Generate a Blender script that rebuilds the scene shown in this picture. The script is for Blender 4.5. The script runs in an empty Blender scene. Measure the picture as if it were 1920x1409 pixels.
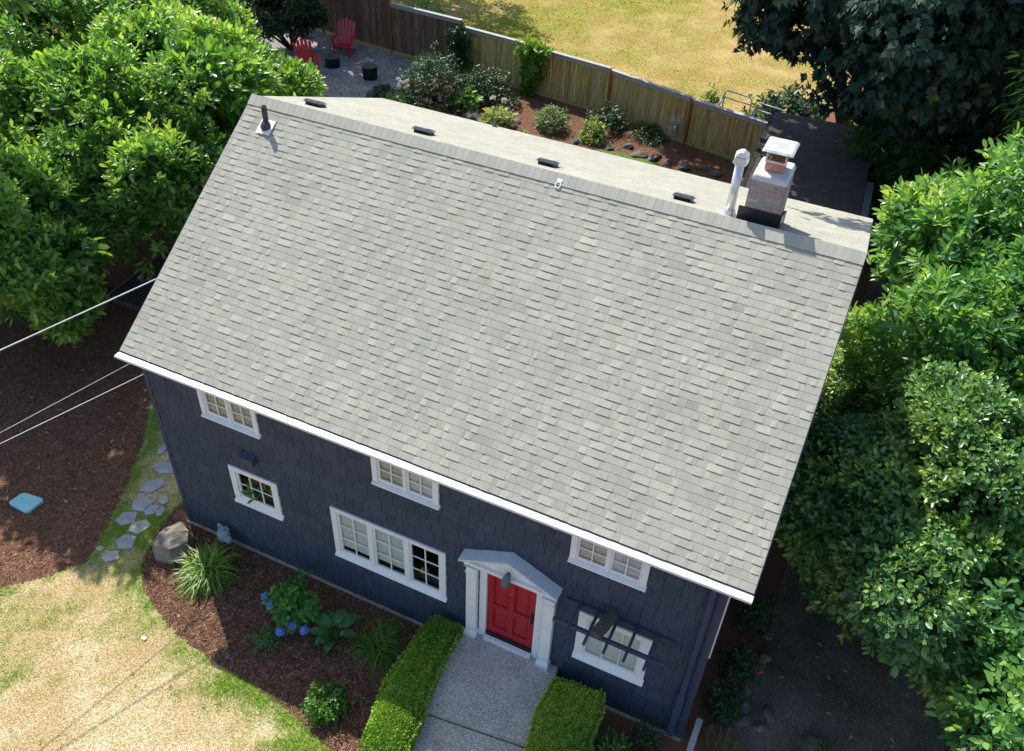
import bpy, math, random
import numpy as np
from mathutils import Vector, Matrix
R = math.radians
rng = np.random.default_rng(7)
random.seed(7)
scn = bpy.context.scene
COL = scn.collection

# ------------------------------------------------------------------ camera, sky, sun, exposure
cam_d = bpy.data.cameras.new("camera")
cam = bpy.data.objects.new("camera", cam_d); COL.objects.link(cam)
cam_d.sensor_width = 36.0
cam_d.lens = 36.0 * 1661.42 / 1920.0
cam_d.clip_end = 1000.0
cam.matrix_world = (Matrix.Translation((12.175, -9.392, 16.759)) @ Matrix.Rotation(R(25.1356), 4, 'Z')
                    @ Matrix.Rotation(R(-2.2286), 4, 'Y') @ Matrix.Rotation(R(48.9518), 4, 'X'))
scn.camera = cam
SUN_ELEV, SUN_AZ = 51.0, 142.5            # azimuth counted from +x
world = bpy.data.worlds.new("World"); scn.world = world; world.use_nodes = True
wn = world.node_tree.nodes; wl = world.node_tree.links
sky = wn.new("ShaderNodeTexSky"); sky.sky_type = 'NISHITA'; sky.sun_disc = False
sky.sun_elevation = R(SUN_ELEV); sky.sun_rotation = R(90 - SUN_AZ)
wl.new(sky.outputs[0], wn["Background"].inputs[0]); wn["Background"].inputs[1].default_value = 0.13
sun_d = bpy.data.lights.new("sun", 'SUN'); sun_d.energy = 4.2; sun_d.angle = R(0.5); sun_d.color = (1.0, 0.95, 0.88)
sun = bpy.data.objects.new("sun", sun_d); COL.objects.link(sun)
SV = Vector((math.cos(R(SUN_ELEV)) * math.cos(R(SUN_AZ)), math.cos(R(SUN_ELEV)) * math.sin(R(SUN_AZ)), math.sin(R(SUN_ELEV))))
sun.rotation_euler = SV.to_track_quat('Z', 'Y').to_euler(); sun.location = (-20, 20, 40)
scn.view_settings.view_transform = 'Standard'; scn.view_settings.look = 'None'
scn.view_settings.gamma = 1.0; scn.view_settings.exposure = 0.78
scn.cycles.max_bounces = 8; scn.cycles.transparent_max_bounces = 12

# ------------------------------------------------------------------ materials
def mat(name, col, rough=0.7, spec=0.3, col2=None, scale=8.0, detail=4.0, lo=0.35, hi=0.65, tint=None, bump=0.0,
        bscale=None, metal=0.0, trans=0.0, speck=None, coords='Object', tintmix=None, stretch=None, macro=None):
    """Principled material; optional noise between two colours, tint attribute, speckle, bump, translucency."""
    m = bpy.data.materials.new(name); m.use_nodes = True
    nt = m.node_tree; N = nt.nodes; L = nt.links
    b = N["Principled BSDF"]; out = N["Material Output"]
    b.inputs["Roughness"].default_value = rough; b.inputs["Metallic"].default_value = metal
    b.inputs["Specular IOR Level"].default_value = spec
    tc = N.new("ShaderNodeTexCoord"); src = tc.outputs[coords]
    if stretch:
        mp = N.new("ShaderNodeMapping"); mp.inputs["Scale"].default_value = stretch
        L.new(src, mp.inputs[0]); src = mp.outputs[0]
    def noise(s, d=4.0):
        n = N.new("ShaderNodeTexNoise"); n.inputs["Scale"].default_value = s; n.inputs["Detail"].default_value = d
        L.new(src, n.inputs["Vector"]); return n.outputs[0]
    def ramp(fac, stops):
        r = N.new("ShaderNodeValToRGB"); L.new(fac, r.inputs[0]); e = r.color_ramp.elements
        while len(e) < len(stops): e.new(0.5)
        for k, (p, c) in enumerate(stops): e[k].position = p; e[k].color = (*c, 1)
        return r.outputs[0]
    cur = None
    if col2 is not None: cur = ramp(noise(scale, detail), [(lo, col), (hi, col2)])
    if tint is not None:                       # tint = list of colour stops read from the 'tint' attribute
        a = N.new("ShaderNodeAttribute"); a.attribute_name = 'tint'
        t = ramp(a.outputs["Fac"], [(k / (len(tint) - 1), c) for k, c in enumerate(tint)])
        if cur is None: cur = t
        else:
            mx = N.new("ShaderNodeMixRGB"); mx.blend_type = 'MULTIPLY'; mx.inputs[0].default_value = 1.0
            L.new(cur, mx.inputs[1]); L.new(t, mx.inputs[2]); cur = mx.outputs[0]
    if speck is not None:                      # list of (scale, colour stops)
        for sc, stops in speck:
            v = N.new("ShaderNodeTexVoronoi"); v.inputs["Scale"].default_value = sc; L.new(src, v.inputs["Vector"])
            sep = N.new("ShaderNodeSeparateColor"); L.new(v.outputs["Color"], sep.inputs[0])
            s = ramp(sep.outputs[0], stops)
            if cur is None: cur = s
            else:
                mx = N.new("ShaderNodeMixRGB"); mx.blend_type = 'MULTIPLY'; mx.inputs[0].default_value = 1.0
                L.new(cur, mx.inputs[1]); L.new(s, mx.inputs[2]); cur = mx.outputs[0]
    if macro is not None and cur is not None:
        for ms, ma, mb in macro:
            mx = N.new("ShaderNodeMixRGB"); mx.blend_type = 'MULTIPLY'; mx.inputs[0].default_value = 1.0
            L.new(cur, mx.inputs[1]); L.new(ramp(noise(ms, 6), [(0.35, ma), (0.65, mb)]), mx.inputs[2]); cur = mx.outputs[0]
    if cur is None: b.inputs["Base Color"].default_value = (*col, 1)
    else: L.new(cur, b.inputs["Base Color"])
    if bump:
        bp = N.new("ShaderNodeBump"); bp.inputs["Strength"].default_value = bump; bp.inputs["Distance"].default_value = 0.02
        L.new(noise(bscale or scale * 3, 5.0), bp.inputs["Height"]); L.new(bp.outputs[0], b.inputs["Normal"])
    if trans:
        t = N.new("ShaderNodeBsdfTranslucent")
        if cur is None: t.inputs[0].default_value = (*col, 1)
        else:
            g = N.new("ShaderNodeMixRGB"); g.blend_type = 'MULTIPLY'; g.inputs[0].default_value = 1.0
            L.new(cur, g.inputs[1]); g.inputs[2].default_value = (1.9, 1.8, 0.7, 1); L.new(g.outputs[0], t.inputs[0])
        mxs = N.new("ShaderNodeMixShader"); mxs.inputs[0].default_value = trans
        L.new(b.outputs[0], mxs.inputs[1]); L.new(t.outputs[0], mxs.inputs[2]); L.new(mxs.outputs[0], out.inputs[0])
    return m

def glass_mat():
    m = bpy.data.materials.new("window_glass"); m.use_nodes = True
    N = m.node_tree.nodes; L = m.node_tree.links; out = N["Material Output"]
    g = N.new("ShaderNodeBsdfGlossy"); g.inputs["Roughness"].default_value = 0.02
    t = N.new("ShaderNodeBsdfTransparent"); t.inputs[0].default_value = (0.92, 0.95, 0.95, 1)
    f = N.new("ShaderNodeFresnel"); f.inputs[0].default_value = 1.5
    mx = N.new("ShaderNodeMixShader"); L.new(f.outputs[0], mx.inputs[0]); L.new(t.outputs[0], mx.inputs[1]); L.new(g.outputs[0], mx.inputs[2])
    L.new(mx.outputs[0], out.inputs[0]); return m

M = {}
M['shingle'] = mat('roof_shingle', (0.86, 0.86, 0.86), 0.9, 0.15, col2=(1.0, 1.0, 1.0), scale=90, detail=6,
                   tint=[(0.335, 0.335, 0.275), (0.385, 0.38, 0.315), (0.42, 0.41, 0.34), (0.445, 0.43, 0.35), (0.50, 0.475, 0.385)], bump=0.5, bscale=220, macro=[(0.9, (0.93, 0.94, 0.93), (1.04, 1.03, 1.02)), (5.0, (0.95, 0.95, 0.95), (1.04, 1.04, 1.04))])
M['ridge'] = mat('ridge_shingle', (0.40, 0.39, 0.325), 0.9, 0.15, col2=(0.46, 0.445, 0.375), scale=60, tint=[(0.94, 0.94, 0.94), (1.05, 1.05, 1.03)], bump=0.5, bscale=200)
M['deck'] = mat('roof_deck', (0.05, 0.05, 0.05), 0.9, 0.1)
M['navy'] = mat('navy_shingle', (0.85, 0.85, 0.85), 0.65, 0.3, col2=(1.08, 1.05, 1.0), scale=6, tint=[(0.039, 0.054, 0.086), (0.047, 0.063, 0.098), (0.056, 0.071, 0.109)], bump=0.25, bscale=60, stretch=(8, 8, 1))
M['navy_dark'] = mat('navy_core', (0.006, 0.007, 0.012), 0.8, 0.2)
M['navy_paint'] = mat('navy_paint', (0.040, 0.056, 0.098), 0.5, 0.35, col2=(0.050, 0.067, 0.112), scale=9, stretch=(1, 1, 0.2))
M['white'] = mat('white_paint', (0.77, 0.77, 0.76), 0.45, 0.4, col2=(0.82, 0.82, 0.81), scale=5)
M['gutter'] = mat('white_gutter', (0.80, 0.80, 0.80), 0.35, 0.5, col2=(0.74, 0.74, 0.73), scale=2.2, stretch=(1, 6, 6))
M['pedroof'] = mat('pale_metal', (0.55, 0.60, 0.63), 0.4, 0.5, col2=(0.60, 0.65, 0.68), scale=4)
M['glass'] = glass_mat()
M['red'] = mat('red_door_paint', (0.37, 0.010, 0.017), 0.42, 0.45, col2=(0.42, 0.013, 0.022), scale=4)
M['blind'] = mat('white_blind', (0.84, 0.84, 0.80), 0.6, 0.3)
M['wood_blind'] = mat('wood_blind', (0.66, 0.54, 0.38), 0.6, 0.3, col2=(0.82, 0.74, 0.60), scale=3, stretch=(1, 1, 9))
M['curtain'] = mat('red_brown_curtain', (0.22, 0.045, 0.03), 0.8, 0.2, col2=(0.30, 0.07, 0.045), scale=12, stretch=(6, 1, 0.6))
M['room'] = mat('dim_room', (0.06, 0.045, 0.035), 0.8, 0.2)
M['concrete'] = mat('foundation_concrete', (0.30, 0.26, 0.21), 0.9, 0.2, col2=(0.40, 0.35, 0.29), scale=5, bump=0.3)
M['black_metal'] = mat('black_metal', (0.02, 0.02, 0.022), 0.4, 0.4)
M['vent_grey'] = mat('vent_grey_metal', (0.10, 0.125, 0.14), 0.45, 0.45)
M['pipe_black'] = mat('black_pipe', (0.045, 0.045, 0.045), 0.6, 0.3, col2=(0.075, 0.07, 0.07), scale=9)
M['galv'] = mat('galvanised_steel', (0.62, 0.64, 0.66), 0.35, 0.5, col2=(0.72, 0.73, 0.74), scale=7, metal=0.55)
M['galv_dirty'] = mat('stained_steel', (0.42, 0.42, 0.39), 0.5, 0.4, col2=(0.72, 0.72, 0.68), scale=4.5, lo=0.42, hi=0.62, metal=0.35)
M['flue'] = mat('clay_flue', (0.47, 0.21, 0.12), 0.8, 0.2, col2=(0.58, 0.30, 0.19), scale=9, stretch=(6, 6, 1))
M['mortar'] = mat('pale_mortar', (0.50, 0.49, 0.47), 0.9, 0.2, col2=(0.60, 0.59, 0.56), scale=10, bump=0.4)
M['brick'] = mat('washed_brick', (0.95, 0.95, 0.95), 0.9, 0.2, col2=(1.15, 1.12, 1.1), scale=16, tint=[(0.27, 0.24, 0.23), (0.33, 0.29, 0.27), (0.40, 0.37, 0.35), (0.36, 0.22, 0.18)], bump=0.4, bscale=60)
M['fence'] = mat('weathered_cedar', (0.62, 0.60, 0.58), 0.85, 0.2, col2=(1.25, 1.2, 1.12), scale=2.0, detail=6, lo=0.3, hi=0.7, tint=[(0.34, 0.25, 0.10), (0.42, 0.33, 0.12), (0.46, 0.38, 0.15), (0.44, 0.40, 0.22)], bump=0.3, bscale=20, stretch=(9, 9, 0.7))
M['fence_old'] = mat('dark_cedar', (0.5, 0.5, 0.5), 0.85, 0.2, col2=(1.4, 1.35, 1.3), scale=2.0, detail=6, lo=0.3, hi=0.72, tint=[(0.13, 0.080, 0.058), (0.18, 0.115, 0.085), (0.23, 0.165, 0.128)], bump=0.3, bscale=20, stretch=(9, 9, 0.7))
M['fence_post'] = mat('stained_post', (0.22, 0.085, 0.030), 0.8, 0.2, col2=(0.30, 0.13, 0.05), scale=3, stretch=(6, 6, 1))
M['fence_cap'] = mat('grey_cap_board', (0.30, 0.31, 0.29), 0.8, 0.2, col2=(0.42, 0.42, 0.39), scale=4, stretch=(1, 6, 6))
M['mulch'] = mat('bark_mulch', (0.095, 0.048, 0.030), 0.95, 0.1, col2=(0.265, 0.132, 0.080), scale=55, detail=10, lo=0.3, hi=0.7, bump=1.0, bscale=45)
M['chip'] = mat('mulch_chip', (0.1, 0.05, 0.03), 0.9, 0.1, tint=[(0.045, 0.024, 0.017), (0.12, 0.062, 0.040), (0.23, 0.125, 0.080), (0.42, 0.26, 0.16), (0.66, 0.49, 0.33)])
M['gravel'] = mat('patio_gravel', (0.2, 0.2, 0.2), 0.9, 0.15, col2=(0.33, 0.31, 0.29), scale=1.2, speck=[(38, [(0.0, (0.35, 0.35, 0.37)), (0.5, (0.9, 0.9, 0.92)), (0.8, (1.15, 1.1, 1.05)), (1.0, (2.2, 2.1, 2.0))])], bump=0.8, bscale=60)
M['drive'] = mat('dark_gravel', (0.080, 0.068, 0.054), 0.9, 0.15, col2=(0.175, 0.150, 0.122), scale=0.9, detail=6, speck=[(75, [(0.0, (0.6, 0.6, 0.6)), (0.6, (1.0, 1.0, 1.0)), (0.9, (1.2, 1.2, 1.2)), (1.0, (2.6, 2.6, 2.6))])], bump=0.7, bscale=90)
M['aggregate'] = mat('exposed_aggregate', (0.48, 0.455, 0.405), 0.85, 0.2, col2=(0.56, 0.535, 0.485), scale=2.2, speck=[(78, [(0.0, (0.30, 0.29, 0.31)), (0.32, (0.75, 0.74, 0.75)), (0.7, (1.1, 1.08, 1.05)), (1.0, (1.5, 1.45, 1.35))])], bump=0.5, bscale=120)
M['slate'] = mat('flagstone', (0.27, 0.285, 0.30), 0.8, 0.25, col2=(0.38, 0.39, 0.40), scale=3, bump=0.3)
M['pale_stone'] = mat('pale_flagstone', (0.34, 0.32, 0.29), 0.8, 0.25, col2=(0.46, 0.43, 0.39), scale=4, bump=0.3)
M['rock'] = mat('grey_rock', (0.075, 0.072, 0.062), 0.9, 0.2, col2=(0.17, 0.16, 0.135), scale=3.5, detail=8, bump=0.8, bscale=9)
M['boulder'] = mat('tan_boulder', (0.15, 0.135, 0.11), 0.9, 0.2, col2=(0.29, 0.26, 0.205), scale=3.0, detail=8, bump=0.9, bscale=8)
M['teal'] = mat('teal_plastic', (0.26, 0.56, 0.56), 0.65, 0.15, col2=(0.34, 0.62, 0.61), scale=7)
M['meter'] = mat('grey_blue_paint', (0.25, 0.33, 0.38), 0.5, 0.4, col2=(0.32, 0.40, 0.45), scale=9)
M['bark'] = mat('bark', (0.055, 0.042, 0.032), 0.9, 0.1, col2=(0.10, 0.08, 0.06), scale=5, bump=0.6, stretch=(3, 3, 0.6))
M['stem'] = mat('green_stem', (0.07, 0.11, 0.03), 0.7, 0.2)
def leafmat(name, stops, rough=0.38, spec=0.5, trans=0.22): return mat(name, stops[0], rough, spec, tint=stops, trans=trans)
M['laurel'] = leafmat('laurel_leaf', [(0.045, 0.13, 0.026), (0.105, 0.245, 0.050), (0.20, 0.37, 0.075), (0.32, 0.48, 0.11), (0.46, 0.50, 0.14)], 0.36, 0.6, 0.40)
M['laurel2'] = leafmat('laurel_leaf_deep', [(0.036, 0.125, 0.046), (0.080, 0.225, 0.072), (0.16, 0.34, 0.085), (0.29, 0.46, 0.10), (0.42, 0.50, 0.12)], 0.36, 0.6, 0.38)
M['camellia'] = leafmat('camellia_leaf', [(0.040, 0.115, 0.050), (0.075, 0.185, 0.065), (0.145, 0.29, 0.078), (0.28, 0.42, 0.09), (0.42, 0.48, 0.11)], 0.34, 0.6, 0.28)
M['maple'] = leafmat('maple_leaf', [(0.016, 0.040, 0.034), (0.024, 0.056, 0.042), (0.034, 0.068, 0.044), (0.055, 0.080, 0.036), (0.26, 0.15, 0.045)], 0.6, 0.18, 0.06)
M['cedar'] = leafmat('cedar_spray', [(0.025, 0.075, 0.022), (0.04, 0.11, 0.026), (0.07, 0.16, 0.035), (0.12, 0.21, 0.045)], 0.6, 0.2, 0.15)
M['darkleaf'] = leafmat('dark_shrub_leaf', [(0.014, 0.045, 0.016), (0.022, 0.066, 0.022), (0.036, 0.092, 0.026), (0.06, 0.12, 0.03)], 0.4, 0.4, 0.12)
M['hedge'] = leafmat('box_leaf', [(0.045, 0.13, 0.018), (0.10, 0.23, 0.028), (0.20, 0.36, 0.042), (0.32, 0.47, 0.065), (0.44, 0.46, 0.09)], 0.5, 0.3, 0.25)
M['twig'] = mat('hedge_twig', (0.035, 0.05, 0.014), 0.9, 0.1, col2=(0.05, 0.075, 0.02), scale=30)
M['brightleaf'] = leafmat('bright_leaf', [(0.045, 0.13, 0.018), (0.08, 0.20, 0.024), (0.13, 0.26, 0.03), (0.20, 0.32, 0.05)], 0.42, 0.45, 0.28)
M['hydrangea'] = leafmat('hydrangea_leaf', [(0.045, 0.15, 0.022), (0.07, 0.20, 0.03), (0.11, 0.26, 0.04)], 0.5, 0.35, 0.28)
M['bigleaf'] = leafmat('broad_leaf', [(0.035, 0.14, 0.035), (0.055, 0.18, 0.045), (0.08, 0.22, 0.06)], 0.45, 0.4, 0.25)
M['strap'] = leafmat('strap_leaf', [(0.05, 0.14, 0.018), (0.10, 0.22, 0.025), (0.20, 0.32, 0.035), (0.36, 0.42, 0.08)], 0.42, 0.4, 0.3)
M['straw'] = leafmat('straw_blade', [(0.10, 0.11, 0.035), (0.17, 0.14, 0.06), (0.26, 0.19, 0.09)], 0.6, 0.2, 0.3)
M['varieg'] = leafmat('variegated_leaf', [(0.12, 0.22, 0.03), (0.30, 0.36, 0.10), (0.50, 0.50, 0.24)], 0.5, 0.3, 0.25)
M['greygreen'] = leafmat('grey_green_leaf', [(0.10, 0.17, 0.06), (0.17, 0.25, 0.10), (0.26, 0.33, 0.14)], 0.5, 0.3, 0.2)
M['blueflower'] = leafmat('blue_petal', [(0.14, 0.27, 0.76), (0.20, 0.36, 0.86), (0.30, 0.46, 0.92)], 0.6, 0.2, 0.2)
M['redflower'] = leafmat('red_petal', [(0.30, 0.012, 0.01), (0.42, 0.03, 0.015)], 0.6, 0.2, 0.2)
M['pinkflower'] = leafmat('pink_petal', [(0.75, 0.04, 0.30), (0.85, 0.08, 0.40)], 0.6, 0.2, 0.2)
M['whiteflower'] = leafmat('pale_petal', [(0.55, 0.50, 0.60), (0.7, 0.66, 0.7)], 0.6, 0.2, 0.2)
M['yellowflower'] = leafmat('yellow_petal', [(0.75, 0.60, 0.06), (0.8, 0.7, 0.1)], 0.6, 0.2, 0.2)
M['deadleaf'] = leafmat('dead_leaf', [(0.40, 0.20, 0.04), (0.48, 0.34, 0.08), (0.42, 0.38, 0.20), (0.22, 0.34, 0.08)], 0.6, 0.2, 0.1)
M['chair_red'] = mat('red_plastic', (0.62, 0.012, 0.02), 0.4, 0.4, col2=(0.68, 0.02, 0.03), scale=6)
M['chair_faded'] = mat('faded_red_plastic', (0.62, 0.10, 0.15), 0.5, 0.3, col2=(0.66, 0.14, 0.19), scale=6)
M['stump'] = mat('charred_wood', (0.014, 0.014, 0.013), 0.9, 0.2, col2=(0.03, 0.028, 0.025), scale=9)
M['stumptop'] = mat('grey_ash', (0.12, 0.135, 0.12), 0.9, 0.1, col2=(0.06, 0.07, 0.06), scale=12)
M['olive'] = mat('olive_box_paint', (0.055, 0.062, 0.045), 0.7, 0.25, col2=(0.085, 0.092, 0.068), scale=20, bump=0.3)
M['cable'] = mat('grey_cable', (0.62, 0.62, 0.62), 0.5, 0.4, col2=(0.50, 0.50, 0.50), scale=3)
M['brownroof'] = mat('garage_shingle', (0.85, 0.85, 0.85), 0.9, 0.15, col2=(1.15, 1.12, 1.1), scale=40, tint=[(0.045, 0.041, 0.042), (0.065, 0.058, 0.058), (0.085, 0.075, 0.072)], bump=0.4, bscale=120)
M['rail'] = mat('white_tube', (0.42, 0.46, 0.50), 0.4, 0.5)
M['post_board'] = mat('grey_board', (0.33, 0.34, 0.30), 0.8, 0.2, col2=(0.42, 0.42, 0.38), scale=3, stretch=(5, 5, 1))

def grass_mat(name, tan, tan2, green, green2):
    m = bpy.data.materials.new(name); m.use_nodes = True
    N = m.node_tree.nodes; L = m.node_tree.links; b = N["Principled BSDF"]
    b.inputs["Roughness"].default_value = 0.9; b.inputs["Specular IOR Level"].default_value = 0.1
    tc = N.new("ShaderNodeTexCoord")
    def rmp(sc, a, c, det=6, lo=0.35, hi=0.65):
        n = N.new("ShaderNodeTexNoise"); n.inputs["Scale"].default_value = sc; n.inputs["Detail"].default_value = det
        L.new(tc.outputs["Object"], n.inputs["Vector"])
        r = N.new("ShaderNodeValToRGB"); L.new(n.outputs[0], r.inputs[0])
        r.color_ramp.elements[0].position = lo; r.color_ramp.elements[0].color = (*a, 1)
        r.color_ramp.elements[1].position = hi; r.color_ramp.elements[1].color = (*c, 1)
        return r.outputs[0], n.outputs[0]
    ct, _ = rmp(24, tuple(c * .6 for c in tan), tuple(c * 1.12 for c in tan2), 10, 0.3, 0.7); cg, _ = rmp(26, tuple(c * .8 for c in green), green2, 10)  # turf low stop darkened to stand for shadow in gaps between blades
    mac, _ = rmp(0.55, (0.84, 0.79, 0.68), (1.10, 1.11, 1.15), 5, 0.38, 0.62); mm = N.new('ShaderNodeMixRGB'); mm.blend_type = 'MULTIPLY'; mm.inputs[0].default_value = 1.0; L.new(ct, mm.inputs[1]); L.new(mac, mm.inputs[2]); ct = mm.outputs[0]
    at = N.new("ShaderNodeAttribute"); at.attribute_name = 'tint'
    mx = N.new("ShaderNodeMixRGB"); L.new(at.outputs["Fac"], mx.inputs[0]); L.new(ct, mx.inputs[1]); L.new(cg, mx.inputs[2])
    L.new(mx.outputs[0], b.inputs["Base Color"])
    n = N.new("ShaderNodeTexNoise"); n.inputs["Scale"].default_value = 40; n.inputs["Detail"].default_value = 5
    L.new(tc.outputs["Object"], n.inputs["Vector"])
    bp = N.new("ShaderNodeBump"); bp.inputs["Strength"].default_value = 0.8; bp.inputs["Distance"].default_value = 0.03
    L.new(n.outputs[0], bp.inputs["Height"]); L.new(bp.outputs[0], b.inputs["Normal"])
    return m
M['lawn'] = grass_mat('dry_lawn', (0.41, 0.32, 0.165), (0.61, 0.50, 0.315), (0.15, 0.25, 0.03), (0.25, 0.34, 0.055))
M['lawn_back'] = grass_mat('golden_lawn', (0.36, 0.25, 0.085), (0.50, 0.37, 0.16), (0.19, 0.23, 0.03), (0.31, 0.31, 0.05))
GR = [(0.46, 0.37, 0.20), (0.72, 0.62, 0.42), (0.36, 0.37, 0.11), (0.21, 0.34, 0.05), (0.15, 0.29, 0.035)]
M['blade'] = leafmat('lawn_blade', GR, 0.7, 0.15, 0.3)
M['blade_back'] = leafmat('golden_blade', [(0.46, 0.33, 0.13), (0.60, 0.47, 0.24), (0.40, 0.33, 0.08), (0.26, 0.29, 0.04), (0.20, 0.26, 0.03)], 0.7, 0.15, 0.3)

# ------------------------------------------------------------------ object helpers
def mesh_obj(name, verts, faces, m, parent=None, tint=None, smooth=False, fmat=None):
    me = bpy.data.meshes.new(name); me.from_pydata([tuple(v) for v in verts], [], [tuple(f) for f in faces])
    for q in (m if isinstance(m, (list, tuple)) else [m]): me.materials.append(q)
    if tint is not None:
        a = me.attributes.new('tint', 'FLOAT', 'FACE'); a.data.foreach_set('value', np.asarray(tint, np.float32))
    if fmat is not None: me.polygons.foreach_set('material_index', np.asarray(fmat, np.int32))
    if smooth: me.polygons.foreach_set('use_smooth', [True] * len(me.polygons))
    me.update()
    o = bpy.data.objects.new(name, me); COL.objects.link(o)
    if parent: o.parent = parent
    return o
def np_obj(name, V, F, m, parent=None, tint=None, smooth=False):
    """V (n,3), F (k,4) or (k,3) index arrays, fast path."""
    V = np.asarray(V, np.float32); F = np.asarray(F, np.int32); k, c = F.shape
    me = bpy.data.meshes.new(name)
    me.vertices.add(len(V)); me.vertices.foreach_set('co', V.ravel())
    me.loops.add(k * c); me.loops.foreach_set('vertex_index', F.ravel())
    me.polygons.add(k); me.polygons.foreach_set('loop_start', np.arange(0, k * c, c, dtype=np.int32))
    me.polygons.foreach_set('loop_total', np.full(k, c, np.int32))
    me.materials.append(m)
    if tint is not None:
        a = me.attributes.new('tint', 'FLOAT', 'FACE'); a.data.foreach_set('value', np.asarray(tint, np.float32))
    if smooth: me.polygons.foreach_set('use_smooth', np.ones(k, bool))
    me.update(calc_edges=True); me.validate()
    o = bpy.data.objects.new(name, me); COL.objects.link(o)
    if parent: o.parent = parent
    return o
def tag(o, label, cat, group=None):
    o['label'] = label; o['category'] = cat
    if group: o['group'] = group
    return o
def empty(name, label, cat, loc=(0, 0, 0), group=None, rz=0.0):
    o = bpy.data.objects.new(name, None); COL.objects.link(o); o.location = loc; o.rotation_euler = (0, 0, rz); o.empty_display_size = 0.2
    return tag(o, label, cat, group)
def structure(o): o['kind'] = 'structure'; return o
class MB:
    def __init__(s): s.v = []; s.f = []; s.t = []
    def add(s, vs, fs, t=0.5):
        b = len(s.v); s.v += [tuple(v) for v in vs]; s.f += [tuple(i + b for i in f) for f in fs]; s.t += [t] * len(fs); return s
    def box(s, x0, x1, y0, y1, z0, z1, t=0.5):
        return s.add([(x0, y0, z0), (x1, y0, z0), (x1, y1, z0), (x0, y1, z0), (x0, y0, z1), (x1, y0, z1), (x1, y1, z1), (x0, y1, z1)],
                     [(0, 3, 2, 1), (4, 5, 6, 7), (0, 1, 5, 4), (1, 2, 6, 5), (2, 3, 7, 6), (3, 0, 4, 7)], t)
    def hexa(s, b4, t4, t=0.5):                      # bottom loop, top loop
        return s.add(list(b4) + list(t4), [(3, 2, 1, 0), (4, 5, 6, 7), (0, 1, 5, 4), (1, 2, 6, 5), (2, 3, 7, 6), (3, 0, 4, 7)], t)
    def bar(s, p, q, w, h, up=(0, 0, 1), t=0.5):     # rectangular bar between two points
        p = Vector(p); q = Vector(q); d = (q - p).normalized(); u = Vector(up); sd = d.cross(u)
        if sd.length < 1e-4: sd = d.cross(Vector((1, 0, 0)))
        sd.normalize(); u = sd.cross(d).normalized(); a = sd * w / 2; b = u * h / 2
        return s.hexa([p - a - b, p + a - b, q + a - b, q - a - b], [p - a + b, p + a + b, q + a + b, q - a + b], t)
    def tube(s, pts, rad, n=8, cap=True, t=0.5):
        pts = [Vector(p) for p in pts]; rads = rad if isinstance(rad, (list, tuple)) else [rad] * len(pts)
        vs = []; fs = []; prev = None
        for i, p in enumerate(pts):
            d = (pts[min(i + 1, len(pts) - 1)] - pts[max(i - 1, 0)]).normalized()
            a = prev if prev is not None else (Vector((1, 0, 0)) if abs(d.x) < 0.8 else Vector((0, 1, 0)))
            a = (a - d * a.dot(d)).normalized(); prev = a; b = d.cross(a)
            for k in range(n):
                th = 2 * math.pi * k / n; vs.append(p + (a * math.cos(th) + b * math.sin(th)) * rads[i])
        for i in range(len(pts) - 1):
            for k in range(n):
                k2 = (k + 1) % n; fs.append((i * n + k, i * n + k2, (i + 1) * n + k2, (i + 1) * n + k))
        if cap: fs.append(tuple(range(n - 1, -1, -1))); fs.append(tuple((len(pts) - 1) * n + k for k in range(n)))
        return s.add(vs, fs, t)
    def obj(s, name, m, parent=None, smooth=False, bevel=0.0):
        o = mesh_obj(name, s.v, s.f, m, parent, s.t, smooth)
        if bevel:
            bv = o.modifiers.new('bevel', 'BEVEL'); bv.width = bevel; bv.segments = 2; bv.limit_method = 'ANGLE'
        return o
def arcpts(p, q, n=8, sag=0.0):
    p = Vector(p); q = Vector(q)
    return [p.lerp(q, k / n) - Vector((0, 0, sag * 4 * (k / n) * (1 - k / n))) for k in range(n + 1)]
def vnoise(P, f, seed=0):
    """cheap smooth noise in about [-1, 1] on (n,3) points."""
    r = np.random.default_rng(seed); out = np.zeros(len(P))
    for k in range(5):
        w = r.normal(size=3) * f; out += np.sin(P @ w + r.uniform(0, 6.28)) * np.cos(P @ (r.normal(size=3) * f) + r.uniform(0, 6.28))
    return out / 2.2
def inpoly(x, y, poly):
    poly = np.asarray(poly); ins = np.zeros(len(x), bool); j = len(poly) - 1
    for i in range(len(poly)):
        xi, yi = poly[i]; xj, yj = poly[j]
        c = ((yi > y) != (yj > y)) & (x < (xj - xi) * (y - yi) / (yj - yi + 1e-12) + xi); ins ^= c; j = i
    return ins
def polydist(x, y, line):
    line = np.asarray(line, float); best = np.full(len(x), 1e9)
    for a, b in zip(line[:-1], line[1:]):
        ab = b - a; t = np.clip(((x - a[0]) * ab[0] + (y - a[1]) * ab[1]) / (ab @ ab), 0, 1)
        best = np.minimum(best, np.hypot(x - a[0] - t * ab[0], y - a[1] - t * ab[1]))
    return best

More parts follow.
